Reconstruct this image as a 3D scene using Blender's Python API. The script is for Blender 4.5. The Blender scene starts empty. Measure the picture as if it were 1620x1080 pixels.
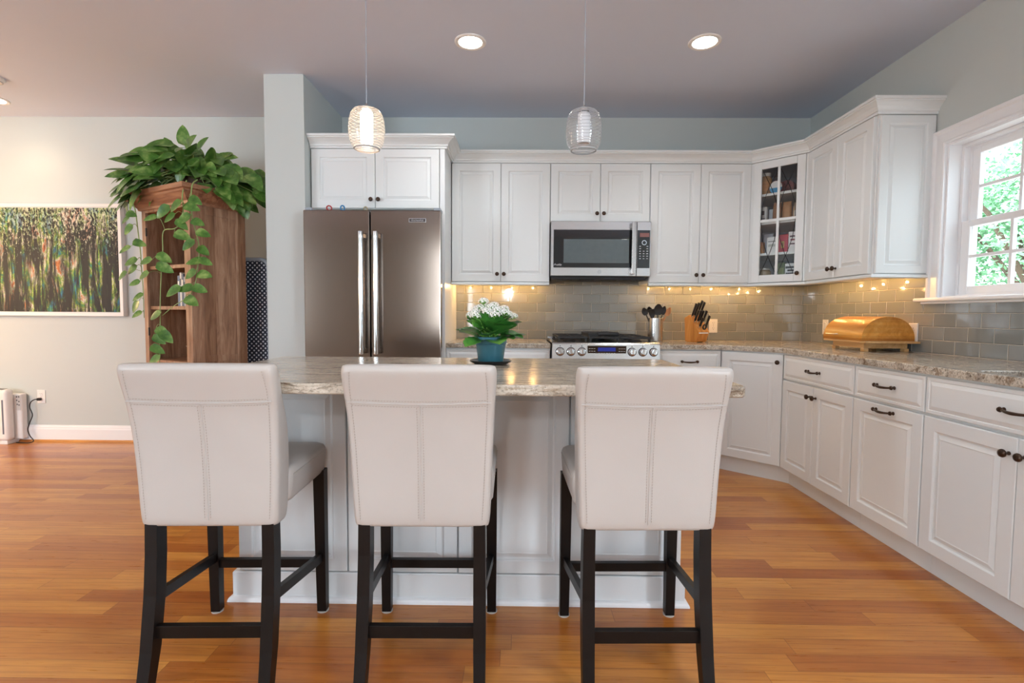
import bpy, bmesh, math, random
from mathutils import Vector, Matrix
random.seed(7)
PI = math.pi
sc = bpy.context.scene
col = sc.collection

# ------------------------------------------------------------------ camera
F_PX, PITCH, YAW, ROLL, CAM_H = 809.63, 0.0529, 0.0129, 0.0069, 1.1233
cd = bpy.data.cameras.new('camera')
cd.sensor_width = 36.0
cd.lens = F_PX * 36.0 / 1620.0
cd.clip_start = 0.02
cam = bpy.data.objects.new('camera', cd)
col.objects.link(cam)
cam.matrix_world = (Matrix.Translation((0, 0, CAM_H)) @ Matrix.Rotation(YAW, 4, 'Z') @
                    Matrix.Rotation(PI / 2 - PITCH, 4, 'X') @ Matrix.Rotation(ROLL, 4, 'Z'))
sc.camera = cam

# ------------------------------------------------------------------ view, sky, lights
sc.view_settings.view_transform = 'Standard'
sc.view_settings.look = 'None'
sc.view_settings.gamma = 1.0
sc.view_settings.use_curve_mapping = False
sc.view_settings.exposure = 0.12

wd = bpy.data.worlds.new('sky')
sc.world = wd
wd.use_nodes = True
bg = wd.node_tree.nodes['Background']
bg.inputs[0].default_value = (0.80, 0.91, 1.0, 1)
bg.inputs[1].default_value = 5.5


def light(name, kind, loc, energy, color=(1, 1, 1), rot=(0, 0, 0), **kw):
    d = bpy.data.lights.new(name, kind)
    d.energy = energy
    d.color = color
    for k, v in kw.items():
        setattr(d, k, v)
    o = bpy.data.objects.new(name, d)
    o.location = loc
    o.rotation_euler = rot
    col.objects.link(o)
    return o


WALL_Y, WALL_X, CEIL = 4.33, 2.388, 2.75
# sun on the far side of the house: lights the trees outside, not the room
light('sun', 'SUN', (0, 0, 10), 4.0, (1, 0.95, 0.86), (0.35, -0.75, 0), angle=0.02)
# daylight of the windows behind the camera, and an added fill at rear left
light('rear_window_and_fill_light', 'AREA', (-5.5, -3.12, 1.5), 150, (0.80, 0.91, 1.0), (PI / 2, 0, 0),
      shape='RECTANGLE', size=1.4, size_y=1.8)
light('rear_window_and_fill_light', 'AREA', (-1.3, -3.12, 1.5), 22, (0.86, 0.94, 1.0), (PI / 2, 0, 0),
      shape='RECTANGLE', size=0.5, size_y=1.8)
light('nook_window_daylight', 'AREA', (4.3, -3.12, 1.5), 190, (0.78, 0.90, 1.0), (PI / 2, 0, 0),
      shape='RECTANGLE', size=1.4, size_y=1.8)
light('nook_window_daylight', 'AREA', (5.62, -1.7, 1.5), 225, (0.78, 0.90, 1.0), (0, PI / 2, 0),
      shape='RECTANGLE', size=1.8, size_y=1.8)
# the photographer's flash head beside the camera (it throws the pendants' shadows on the cabinets)
light('photographer_flash', 'POINT', (-0.18, -0.12, 1.47), 16, (0.94, 0.97, 1.0), shadow_soft_size=0.05)
# ceiling cans; those overhead and behind the camera are unseen, added as fill
CAN_K = [(-0.302, 3.15), (1.094, 3.15)]
for x, y in CAN_K + [(-0.302, 0.9), (1.094, 0.9), (-0.302, -1.2), (1.094, -1.2)]:
    light('can_and_fill_lamp', 'SPOT', (x, y, CEIL - 0.02), 26, (0.98, 0.99, 1.0), (0, 0, 0),
          spot_size=2.3, spot_blend=0.7, shadow_soft_size=0.06)
for x, y, e in [(-4.06, 3.985, 14), (-5.6, 2.4, 60), (-4.1, 1.4, 50)]:  # only the first is a visible can, the others are added warm fill
    light('living_can_and_fill_lamp', 'SPOT', (x, y, CEIL - 0.02), e, (1.0, 0.72, 0.46), (0, 0, 0),
          spot_size=2.4, spot_blend=1.0, shadow_soft_size=0.06)
# fill light added left of the frame to warm the living-room wall
light('living_warm_fill', 'POINT', (-5.3, 3.1, 1.55), 75, (1.0, 0.64, 0.35), shadow_soft_size=0.12)
# puck lights under the wall cabinets
for x in (-0.42, -0.24, -0.06, 0.12):
    light('puck_lamp', 'POINT', (x, 4.18, 1.352), 1.15, (1.0, 0.55, 0.18), shadow_soft_size=0.006)
for x in (1.12, 1.30, 1.48, 1.66, 1.90):
    light('puck_lamp', 'POINT', (x, 4.18, 1.352), 1.1, (1.0, 0.55, 0.18), shadow_soft_size=0.006)
for y in (3.85, 3.62, 3.40, 3.18):
    light('puck_lamp', 'POINT', (2.22, y, 1.352), 1.2, (1.0, 0.55, 0.18), shadow_soft_size=0.006)


# ------------------------------------------------------------------ helpers: materials
def lin(c):
    if isinstance(c, str):
        c = [int(c[i:i + 2], 16) / 255 for i in (0, 2, 4)]
    return tuple((v / 12.92 if v <= 0.04045 else ((v + 0.055) / 1.055) ** 2.4) for v in c) + (1.0,)


class NT:
    def __init__(s, name):
        s.m = bpy.data.materials.new(name)
        s.m.use_nodes = True
        s.t = s.m.node_tree
        s.b = s.t.nodes['Principled BSDF']

    def n(s, typ, ins=None, **props):
        nd = s.t.nodes.new('ShaderNode' + typ)
        for k, v in props.items():
            setattr(nd, k, v)
        for k, v in (ins or {}).items():
            s.set(nd.inputs[k], v)
        return nd

    def set(s, sock, v):
        if isinstance(v, bpy.types.NodeSocket):
            s.t.links.new(v, sock)
        elif isinstance(v, bpy.types.Node):
            s.t.links.new(v.outputs[0], sock)
        else:
            sock.default_value = v

    def math(s, op, a, b=0.0, c=None):
        ins = {0: a, 1: b}
        if c is not None:
            ins[2] = c
        return s.n('Math', ins, operation=op).outputs[0]

    def mix(s, f, a, b, mode='MIX'):
        nd = s.n('Mix', None, data_type='RGBA', blend_type=mode)
        s.set(nd.inputs[0], f)
        s.set(nd.inputs[6], a)
        s.set(nd.inputs[7], b)
        return nd.outputs[2]

    def ramp(s, f, stops, interp='LINEAR'):
        nd = s.n('ValToRGB', {0: f})
        r = nd.color_ramp
        r.interpolation = interp
        while len(r.elements) < len(stops):
            r.elements.new(0.5)
        for e, (p, c) in zip(r.elements, stops):
            e.position = p
            e.color = c
        return nd.outputs[0]

    def coord(s, scale=(1, 1, 1), kind='Object', loc=(0, 0, 0), rot=(0, 0, 0)):
        tc = s.n('TexCoord')
        mp = s.n('Mapping', {'Vector': tc.outputs[kind], 'Scale': scale, 'Location': loc, 'Rotation': rot})
        return mp.outputs[0]

    def noise(s, vec, scale=5, detail=3, rough=0.5, dist=0.0):
        return s.n('TexNoise', {'Vector': vec, 'Scale': scale, 'Detail': detail, 'Roughness': rough, 'Distortion': dist}).outputs[0]

    def bump(s, h, strength=0.2, dist=0.01):
        nd = s.n('Bump', {'Height': h, 'Strength': strength, 'Distance': dist})
        s.set(s.b.inputs['Normal'], nd.outputs[0])

    def base(s, v=None, rough=None, metal=None, **kw):
        if v is not None:
            s.set(s.b.inputs['Base Color'], v)
        if rough is not None:
            s.set(s.b.inputs['Roughness'], rough)
        if metal is not None:
            s.set(s.b.inputs['Metallic'], metal)
        for k, x in kw.items():
            s.set(s.b.inputs[k.replace('_', ' ')], x)
        return s.m


def simple(name, c, rough=0.5, metal=0.0, var=0.06, scale=9.0, bump=0.0, **kw):
    """a plain coloured material with slight procedural variation"""
    t = NT(name)
    c = lin(c)
    v = t.coord()
    f = t.noise(v, scale, 3)
    d = tuple(max(0, x * (1 - var)) for x in c[:3]) + (1,)
    u = tuple(min(1, x * (1 + var)) for x in c[:3]) + (1,)
    t.base(t.mix(f, d, u), rough, metal, **kw)
    if bump:
        t.bump(t.noise(v, scale * 12, 2), bump, 0.002)
    return t.m


def emis(name, c, strength):
    t = NT(name)
    t.base(lin(c), 0.5)
    t.b.inputs['Emission Color'].default_value = lin(c)
    t.b.inputs['Emission Strength'].default_value = strength
    return t.m


def glassy(name, c=(1, 1, 1, 1), rough=0.0, ior=1.45, thin=True, milky=0.0):
    t = NT(name)
    if thin:
        gl = t.n('BsdfGlossy', {'Color': (1, 1, 1, 1), 'Roughness': rough})
        tr = t.n('BsdfTransparent', {'Color': c})
        ge = t.n('NewGeometry')
        dt = t.n('VectorMath', {0: ge.outputs['Incoming'], 1: ge.outputs['Normal']}, operation='DOT_PRODUCT').outputs['Value']
        f0 = ((ior - 1) / (ior + 1)) ** 2
        fr = t.math('ADD', f0, t.math('MULTIPLY', 1 - f0, t.math('POWER', t.math('SUBTRACT', 1.0, t.math('ABSOLUTE', dt)), 5.0)))
        mx = t.n('MixShader', {0: fr, 1: tr.outputs[0], 2: gl.outputs[0]})
        if milky:
            tl = t.n('BsdfTranslucent', {'Color': (1, 1, 1, 1)})
            df = t.n('BsdfDiffuse', {'Color': (1, 1, 1, 1)})
            m1 = t.n('MixShader', {0: 0.5, 1: tl.outputs[0], 2: df.outputs[0]})
            mx = t.n('MixShader', {0: milky, 1: mx.outputs[0], 2: m1.outputs[0]})
        out = [n for n in t.t.nodes if n.type == 'OUTPUT_MATERIAL'][0]
        t.t.links.new(mx.outputs[0], out.inputs[0])
    else:
        t.base(c, rough, 0.0, Transmission_Weight=1.0, IOR=ior)
    return t.m


M = {}
M['wall'] = simple('wall_paint', 'C3C9C7', 0.7, var=0.015, scale=2, bump=0.03)
M['ceiling'] = simple('ceiling_paint', 'D2DAEA', 0.85, var=0.012, scale=2, bump=0.03)
M['trim'] = simple('white_trim_paint', 'EDEDEF', 0.35, var=0.012)
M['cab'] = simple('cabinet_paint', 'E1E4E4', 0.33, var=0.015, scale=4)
M['island'] = simple('island_paint', 'DFE2E4', 0.35, var=0.015, scale=4)
M['bronze'] = simple('oil_rubbed_bronze', '4A3A30', 0.3, 0.8, var=0.25, scale=60)
M['espresso'] = simple('espresso_wood', '100C0B', 0.4, var=0.35, scale=30, Specular_IOR_Level=0.25)
M['black'] = simple('black_plastic', '161617', 0.35, var=0.1)
M['iron'] = simple('cast_iron', '1B1B1D', 0.5, var=0.2, scale=40)
M['blackglass'] = simple('black_glass', '1A191B', 0.06, var=0.05)
M['greyscreen'] = simple('door_screen', '5C6669', 0.12, var=0.1, scale=30)
M['white_plastic'] = simple('white_plastic', 'ECE8E4', 0.35, var=0.02)
M['chrome'] = simple('chrome', 'D6D8DA', 0.12, 1.0, var=0.03)
M['darkgap'] = simple('dark_gap', '2A2725', 0.7)
M['lead'] = simple('lead_came', '2B2C30', 0.4, 0.6)
M['pane'] = glassy('clear_pane', (0.97, 0.98, 0.98, 1))
M['shade_glass'] = glassy('shade_glass', (0.93, 0.94, 0.95, 1), 0.05, 1.8, milky=0.09)
M['rubber'] = simple('felt_pad', 'B9B4AE', 0.8)
M['cord'] = simple('black_cord', '1E1B1A', 0.5)


def brushed(name, c, rough, axis=(1, 1, 1), amount=0.12):
    t = NT(name)
    v = t.coord(axis)
    f = t.noise(v, 18, 4, 0.6)
    c = lin(c)
    t.base(t.mix(f, tuple(x * 0.9 for x in c[:3]) + (1,), tuple(min(1, x * 1.08) for x in c[:3]) + (1,)),
           t.math('ADD', t.math('MULTIPLY', f, amount), rough - amount / 2), 1.0)
    return t.m


M['steel'] = brushed('brushed_steel', 'C4C3C2', 0.25, (1, 1, 40))
M['fridge_steel'] = brushed('fridge_steel', '84786F', 0.16, (40, 40, 1), .05)
M['sink_steel'] = brushed('sink_steel', 'B5B8BA', 0.3, (1, 30, 1))


def floor_material():
    t = NT('oak_strip_floor')
    tc = t.n('TexCoord')
    sp = t.n('SeparateXYZ', {0: tc.outputs['Object']})
    x, y = sp.outputs[0], sp.outputs[1]
    w, L = 0.083, 0.95
    ry = t.math('DIVIDE', y, w)
    row = t.math('FLOOR', ry)
    fy = t.math('FRACT', ry)
    off = t.n('TexWhiteNoise', {'W': row}, noise_dimensions='1D').outputs[0]
    rx = t.math('ADD', t.math('DIVIDE', x, L), t.math('MULTIPLY', off, 7.3))
    cidx = t.math('FLOOR', rx)
    fx = t.math('FRACT', rx)
    cv = t.n('CombineXYZ', {0: cidx, 1: row})
    pr = t.n('TexWhiteNoise', {'Vector': cv.outputs[0]}, noise_dimensions='2D')
    # grain: fine stretched noise and cathedral figure, shifted per plank
    sh = t.n('VectorMath', {0: tc.outputs['Object'], 1: t.n('VectorMath', {0: pr.outputs['Color'], 1: (9, 9, 9)}, operation='MULTIPLY').outputs[0]}, operation='ADD')
    g1 = t.n('Mapping', {'Vector': sh.outputs[0], 'Scale': (3.0, 70, 1)})
    grain = t.noise(g1.outputs[0], 3.0, 5, 0.6, 0.3)
    g3 = t.n('Mapping', {'Vector': sh.outputs[0], 'Scale': (1.0, 6, 1)})
    cloud = t.noise(g3.outputs[0], 2.5, 4, 0.55, 0.4)
    g2 = t.n('Mapping', {'Vector': sh.outputs[0], 'Scale': (0.55, 6.5, 1)})
    wv = t.n('TexWave', {'Vector': g2.outputs[0], 'Scale': 1.6, 'Distortion': 11.0, 'Detail': 2.0, 'Detail Scale': 0.7, 'Detail Roughness': 0.4}, wave_type='BANDS', bands_direction='Y')
    line = t.ramp(wv.outputs[1], [(0.0, (1, 1, 1, 1)), (0.16, (0, 0, 0, 1))])
    fig = t.math('ADD', t.math('MULTIPLY', grain, 0.40), t.math('MULTIPLY', cloud, 0.60))
    c = t.ramp(fig, [(0.28, lin('B27435')), (0.5, lin('CB9049')), (0.72, lin('DEA960'))])
    c = t.mix(t.math('MULTIPLY', line, 0.26), c, lin('8F5526'))
    tint = t.ramp(pr.outputs[0], [(0.0, lin('CFA47A')), (0.3, lin('ECCFA6')), (0.75, lin('FFF2D0')), (1.0, lin('D9B48E'))])
    c = t.mix(1.0, c, tint, 'MULTIPLY')
    ey = t.math('MINIMUM', fy, t.math('SUBTRACT', 1.0, fy))
    ex = t.math('MINIMUM', fx, t.math('SUBTRACT', 1.0, fx))
    gy = t.math('LESS_THAN', ey, 0.013)
    gx = t.math('LESS_THAN', ex, 0.0012)
    gap = t.math('MAXIMUM', gy, gx)
    c = t.mix(t.math('MULTIPLY', gap, 0.5), c, lin('5A3014'))
    t.base(c, t.math('ADD', 0.22, t.math('MULTIPLY', grain, 0.16)))
    t.b.inputs['Coat Weight'].default_value = 0.25
    t.b.inputs['Coat Roughness'].default_value = 0.18
    t.bump(t.math('SUBTRACT', t.math('MULTIPLY', grain, 0.15), gap), 0.12, 0.002)
    return t.m


def granite(name, stretch, big=4.0, speck=1.0, tone=1.0):
    t = NT(name)
    v = t.coord(stretch)
    vs = t.coord((1, 1, 1))
    n1 = t.noise(v, big, 7, 0.66, 1.3)
    n2 = t.noise(v, big * 3.2, 6, 0.7, 0.8)
    sp1 = t.noise(vs, 150, 3, 0.6)
    sp2 = t.n('TexVoronoi', {'Vector': vs, 'Scale': 170.0}).outputs[0]
    c = t.ramp(n1, [(0.30, lin('4A3D33')), (0.39, lin('85705C')), (0.45, lin('C9BDAA')), (0.52, lin('E0D9CC')), (0.58, lin('B3A18B')), (0.66, lin('8A7660')), (0.76, lin('594A3E'))])
    c2 = t.ramp(n2, [(0.34, lin('3F342D')), (0.42, lin('8C7761')), (0.48, lin('D9D1C4')), (0.56, lin('E8E3D9')), (0.63, lin('A8947D')), (0.72, lin('6B5747'))])
    c = t.mix(0.45, c, c2)
    c = t.mix(t.ramp(sp1, [(0.36, (speck,) * 3 + (1,)), (0.46, (0, 0, 0, 1))]), c, lin('3A322D'))
    c = t.mix(t.ramp(sp1, [(0.6, (0, 0, 0, 1)), (0.68, (0.8, 0.8, 0.8, 1))]), c, lin('E9E4DA'))
    dk = t.noise(v, big * 1.7, 5, 0.6, 2.2)
    c = t.mix(t.ramp(dk, [(0.485, (0, 0, 0, 1)), (0.5, (0.75, 0.75, 0.75, 1)), (0.515, (0, 0, 0, 1))]), c, lin('3B312B'))
    c = t.mix(1.0, c, (tone, tone * .98, tone * .95, 1), 'MULTIPLY')
    t.base(c, t.math('ADD', 0.12, t.math('MULTIPLY', sp2, 0.05)))
    t.b.inputs['Specular IOR Level'].default_value = 0.32
    return t.m


def tile_material(name, axis):
    t = NT(name)
    tc = t.n('TexCoord')
    sp = t.n('SeparateXYZ', {0: tc.outputs['Object']})
    u = sp.outputs[0] if axis == 'x' else sp.outputs[1]
    cv = t.n('CombineXYZ', {0: u, 1: t.math('SUBTRACT', sp.outputs[2], 0.9165)})
    br = t.n('TexBrick', {'Vector': cv.outputs[0], 'Color1': lin('7F8280'), 'Color2': lin('8D9090'), 'Mortar': lin('CDC6BB'),
                          'Scale': 1.0, 'Mortar Size': 0.0013, 'Mortar Smooth': 0.1, 'Bias': 0.0,
                          'Brick Width': 0.1524, 'Row Height': 0.0762}, offset=0.5)
    br2 = t.n('TexBrick', {'Vector': cv.outputs[0], 'Scale': 1.0, 'Mortar Size': 0.0045, 'Mortar Smooth': 1.0,
                           'Brick Width': 0.1524, 'Row Height': 0.0762}, offset=0.5)
    wob = t.noise(cv.outputs[0], 9, 2)
    t.base(br.outputs[0], t.math('ADD', 0.06, t.math('MULTIPLY', br.outputs[1], 0.5)))
    t.b.inputs['Coat Weight'].default_value = 0.5
    t.b.inputs['Coat Roughness'].default_value = 0.04
    h = t.math('ADD', t.math('MULTIPLY', br2.outputs[1], -1.0), t.math('MULTIPLY', wob, 0.25))
    t.bump(h, 0.8, 0.005)
    return t.m


def wood(name, dark, mid, light_, axis='z', scale=1.0, rough=0.45, planks=None):
    t = NT(name)
    s = {'x': (1.5, 14, 14), 'y': (14, 1.5, 14), 'z': (14, 14, 1.5)}[axis]
    v = t.coord(tuple(a * scale for a in s))
    g = t.noise(v, 2.2, 6, 0.62, 0.8)
    c = t.ramp(g, [(0.25, lin(dark)), (0.5, lin(mid)), (0.75, lin(light_))])
    if planks:
        tc = t.n('TexCoord')
        sp = t.n('SeparateXYZ', {0: tc.outputs['Object']})
        k = t.math('FLOOR', t.math('DIVIDE', sp.outputs[planks[0]], planks[1]))
        wn = t.n('TexWhiteNoise', {'W': k}, noise_dimensions='1D').outputs[0]
        c = t.mix(1.0, c, t.ramp(wn, [(0, lin('C8B8A8')), (1, lin('FFFFFF'))]), 'MULTIPLY')
    t.base(c, rough)
    t.bump(g, 0.1, 0.003)
    return t.m


def leather():
    t = NT('ivory_leather')
    v = t.coord()
    big = t.noise(v, 3.5, 3)
    vo = t.n('TexVoronoi', {'Vector': v, 'Scale': 420.0}, feature='F1').outputs[0]
    c = t.mix(big, lin('B1ABA6'), lin('BEB9B4'))
    t.base(c, 0.36)
    t.bump(vo, 0.10, 0.0012)
    return t.m


def painting():
    t = NT('painted_forest')
    tc = t.n('TexCoord')
    o = tc.outputs['Object']
    m1 = t.n('Mapping', {'Vector': o, 'Scale': (6.5, 1, .8)})
    m2 = t.n('Mapping', {'Vector': o, 'Scale': (12, 1, 1.8)})
    sp = t.n('SeparateXYZ', {0: o})
    n1 = t.noise(m1.outputs[0], 2.2, 6, 0.7, 0.7)
    n2 = t.noise(m2.outputs[0], 2.0, 5, 0.7, 0.4)
    n3 = t.noise(t.n('Mapping', {'Vector': o, 'Scale': (3.2, 1, 1.6), 'Location': (4, 0, 8)}).outputs[0], 2.5, 6, 0.75, 0.5)
    hue = t.ramp(n3, [(0.30, lin('2F6FB8')), (0.39, lin('2E8FA8')), (0.45, lin('5FA83A')), (0.50, lin('B9C455')), (0.55, lin('E0E0CF')), (0.60, lin('E08A3C')), (0.68, lin('A8452C'))])
    trunk = t.ramp(n1, [(0.49, (0, 0, 0, 1)), (0.61, (1, 1, 1, 1))])
    fine = t.ramp(n2, [(0.40, (0.03, 0.03, 0.03, 1)), (0.58, (1, 1, 1, 1))])
    c = t.mix(trunk, lin('17140F'), hue)
    c = t.mix(1.0, c, fine, 'MULTIPLY')
    n4 = t.noise(t.n('Mapping', {'Vector': o, 'Scale': (30, 1, 14)}).outputs[0], 2.0, 4, .7, .5)
    lift = t.math('MULTIPLY', n4, t.math('ADD', 0.93, t.math('MULTIPLY', sp.outputs[2], 0.75)))
    c = t.mix(t.ramp(lift, [(0.58, (0, 0, 0, 1)), (0.68, (0.85, 0.85, 0.85, 1))]), c, t.mix(0.45, hue, lin('E6E2D2')))
    t.base(c, 0.6)
    t.bump(n2, 0.3, 0.004)
    return t.m


def leafmat(name, dark, mid, light_, rough=0.32, scale=14):
    t = NT(name)
    v = t.coord()
    n = t.noise(v, scale, 3, 0.6)
    c = t.ramp(n, [(0.3, lin(dark)), (0.52, lin(mid)), (0.72, lin(light_))])
    t.base(c, rough)
    return t.m


def dotted():
    t = NT('dotted_navy_fabric')
    tc = t.n('TexCoord')
    sp = t.n('SeparateXYZ', {0: tc.outputs['Object']})
    cv = t.n('CombineXYZ', {0: sp.outputs[0], 1: sp.outputs[2]})
    mp = t.n('Mapping', {'Vector': cv.outputs[0], 'Rotation': (0, 0, .785)})
    vo = t.n('TexVoronoi', {'Vector': mp.outputs[0], 'Scale': 40.0, 'Randomness': 0.05}, voronoi_dimensions='2D').outputs[0]
    c = t.ramp(vo, [(0.24, lin('D3D6DE')), (0.30, lin('272C3C'))])
    t.base(c, 0.8)
    return t.m


M['floor'] = floor_material()
M['granite_island'] = granite('granite_streaked', (1.0, 6.5, 3.0), 2.6, .3, .80)
M['granite'] = granite('granite_speckled', (2.2, 2.2, 2.2), 3.4, .6, .85)
M['tile_x'] = tile_material('glass_subway_tile_back', 'x')
M['tile_y'] = tile_material('glass_subway_tile_right', 'y')
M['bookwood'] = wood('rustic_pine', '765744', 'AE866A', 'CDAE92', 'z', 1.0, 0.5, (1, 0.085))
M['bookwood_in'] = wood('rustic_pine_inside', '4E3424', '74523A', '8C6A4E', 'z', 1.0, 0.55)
M['crownwood'] = wood('rustic_pine_moulding', '6E4630', '96674A', 'AE825F', 'x', 1.0, 0.45)
M['bamboo'] = wood('honey_bamboo', 'C07A25', 'DE9A3E', 'EBB260', 'y', 0.8, 0.28, (2, 0.016))
M['palewood'] = wood('pale_maple', 'B98A55', 'D3A66E', 'E2BE8C', 'y', 0.8, 0.4)
M['blockwood'] = wood('oak_block', 'A8662B', 'C78540', 'DA9F5C', 'z', 0.9, 0.4)
M['spoonwood'] = wood('beech_spoon', '8A5A32', 'A8744A', 'BE8C60', 'z', 1.0, 0.5)
M['leather'] = leather()
M['stitch'] = simple('ivory_thread', 'F1ECE6', 0.7)
M['seamdark'] = simple('needle_holes', 'A79C92', 0.8)
M['painting'] = painting()
M['pothos'] = leafmat('pothos_leaf', '2F5A22', '567F35', '94AC62')
M['pothos_stem'] = simple('pothos_stem', '8FA363', 0.5)
M['kal_leaf'] = leafmat('kalanchoe_leaf', '25582A', '4A8A38', '86B557', 0.28, 10)
M['kal_stem'] = simple('kalanchoe_stem', '6FA648', 0.5)
M['petal'] = simple('white_petals', 'F4F3EE', 0.5, var=0.05, scale=40)
M['teal'] = simple('teal_plastic', '2F6675', 0.33, var=0.06, scale=20)
M['soil'] = simple('potting_soil', '3B2A20', 0.95, var=0.4, scale=90)
M['saucer'] = simple('black_saucer', '1A1C1F', 0.3)
M['dotted'] = dotted()
M['greytube'] = simple('grey_rim', '9AA2AC', 0.5)
M['cab_in'] = simple('shaded_cabinet_interior', '8D939C', 0.6)  # white inside, its shade put into this mid grey
M['tree_leaf'] = leafmat('tree_leaf', '5E9A68', '8CC296', 'BCE0BE', 0.6, 3)
M['bark'] = simple('bark', '5C4A3C', 0.9, var=0.3)
M['lawn'] = simple('driveway', 'C9C2B8', 0.9, var=0.12, scale=2)
M['can_glow'] = emis('can_lens_glow', 'FFF4E2', 14)
M['bulb_glow'] = emis('lit_diffuser', 'FFE2BC', 14)
M['diffuser'] = simple('frosted_diffuser', 'E8EBEE', 0.5, var=0.01)
M['lcd_red'] = simple('lcd_window', '8A5B55', 0.2)
M['lcd_blue'] = emis('range_display', '1C2E8C', 0.3)
M['lcd_digit'] = emis('display_digits', '66B8FF', 1.6)
M['legend'] = simple('panel_legend', 'C7C9CB', 0.5)


# ------------------------------------------------------------------ helpers: meshes
class MB:
    def __init__(s):
        s.v, s.f, s.mi = [], [], []

    def add(s, vs, fs, mi=0):
        b = len(s.v)
        s.v += [tuple(p) for p in vs]
        s.f += [tuple(b + i for i in f) for f in fs]
        s.mi += [mi] * len(fs)
        return s

    def box(s, x0, x1, y0, y1, z0, z1, bev=0.0, mi=0, mat=None):
        x0, x1 = min(x0, x1), max(x0, x1)
        y0, y1 = min(y0, y1), max(y0, y1)
        z0, z1 = min(z0, z1), max(z0, z1)
        if bev <= 0:
            vs = [(x, y, z) for z in (z0, z1) for y in (y0, y1) for x in (x0, x1)]
            fs = [(0, 2, 3, 1), (4, 5, 7, 6), (0, 1, 5, 4), (2, 6, 7, 3), (0, 4, 6, 2), (1, 3, 7, 5)]
        else:
            bm = bmesh.new()
            bmesh.ops.create_cube(bm, size=1.0)
            for v in bm.verts:
                v.co = Vector(((x0 + x1) / 2 + v.co.x * (x1 - x0), (y0 + y1) / 2 + v.co.y * (y1 - y0), (z0 + z1) / 2 + v.co.z * (z1 - z0)))
            bev = min(bev, 0.49 * min(x1 - x0, y1 - y0, z1 - z0))
            bmesh.ops.bevel(bm, geom=list(bm.edges), offset=bev, segments=2 if bev < 0.01 else 4, profile=0.5, affect='EDGES')
            bm.verts.index_update()
            vs = [tuple(v.co) for v in bm.verts]
            fs = [tuple(v.index for v in f.verts) for f in bm.faces]
            bm.free()
        if mat is not None:
            vs = [mat @ Vector(p) for p in vs]
        return s.add(vs, fs, mi)

    def loft(s, rings, cap=True, mi=0, closed=True):
        n = len(rings[0])
        vs = [p for r in rings for p in r]
        fs = []
        m = n if closed else n - 1
        for i in range(len(rings) - 1):
            for j in range(m):
                k = (j + 1) % n
                fs.append((i * n + j, i * n + k, (i + 1) * n + k, (i + 1) * n + j))
        if cap:
            fs.append(tuple(range(n - 1, -1, -1)))
            fs.append(tuple((len(rings) - 1) * n + j for j in range(n)))
        return s.add(vs, fs, mi)

    def lathe(s, prof, center=(0, 0, 0), n=24, axis=(0, 0, 1), mi=0, cap=True):
        """prof: (radius, height) pairs along axis"""
        a = Vector(axis).normalized()
        q = a.to_track_quat('Z', 'Y').to_matrix()
        c = Vector(center)
        rings = []
        for r, h in prof:
            rings.append([c + q @ Vector((r * math.cos(2 * PI * j / n), r * math.sin(2 * PI * j / n), h)) for j in range(n)])
        return s.loft(rings, cap, mi)

    def tube(s, pts, r, n=8, mi=0, cap=True):
        pts = [Vector(p) for p in pts]
        rs = r if isinstance(r, (list, tuple)) else [r] * len(pts)
        rings, prev = [], None
        for i, p in enumerate(pts):
            d = (pts[min(i + 1, len(pts) - 1)] - pts[max(i - 1, 0)])
            d = d.normalized() if d.length > 1e-9 else Vector((0, 0, 1))
            if prev is None:
                up = Vector((0, 0, 1)) if abs(d.z) < 0.9 else Vector((0, 1, 0))
                u = d.cross(up).normalized()
            else:
                u = (prev - d * prev.dot(d)).normalized()
            prev = u
            w = d.cross(u)
            rings.append([p + u * rs[i] * math.cos(2 * PI * j / n) + w * rs[i] * math.sin(2 * PI * j / n) for j in range(n)])
        return s.loft(rings, cap, mi)

    def prism(s, poly, z0, z1, mi=0):
        return s.loft([[(x, y, z0) for x, y in poly], [(x, y, z1) for x, y in poly]], True, mi)

    def sweep(s, prof, path, closed=False, mi=0, side=1):
        """prof: closed list of (out, z); path: xy points; out is to the right of the walking direction (side=1)"""
        n = len(path)
        P = [Vector((p[0], p[1])) for p in path]
        rings = []
        for i in range(n):
            a = P[i] - P[i - 1] if (i > 0 or closed) else P[1] - P[0]
            b = P[(i + 1) % n] - P[i] if (i < n - 1 or closed) else P[i] - P[i - 1]
            a.normalize(); b.normalize()
            na, nb = Vector((a.y, -a.x)) * side, Vector((b.y, -b.x)) * side
            m = (na + nb)
            m = m / max(1e-6, m.dot(na))
            rings.append([(P[i].x + m.x * o, P[i].y + m.y * o, z) for o, z in prof])
        if closed:
            rings.append(rings[0])
        return s.loft(rings, not closed, mi)

    def rects(s, w, h, loops, mat=None, mi=0):
        """nested rectangle loops (inset, y) in the x-z plane, facing -y; first loop is the back rim"""
        rings = []
        for ins, y in loops:
            ix, iz = (ins, ins) if not isinstance(ins, tuple) else ins
            rings.append([(ix, y, iz), (w - ix, y, iz), (w - ix, y, h - iz), (ix, y, h - iz)])
        if mat is not None:
            rings = [[tuple(mat @ Vector(p)) for p in r] for r in rings]
        return s.loft(rings, True, mi)

    def xform(s, mat):
        s.v = [tuple(mat @ Vector(p)) for p in s.v]
        return s

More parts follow.
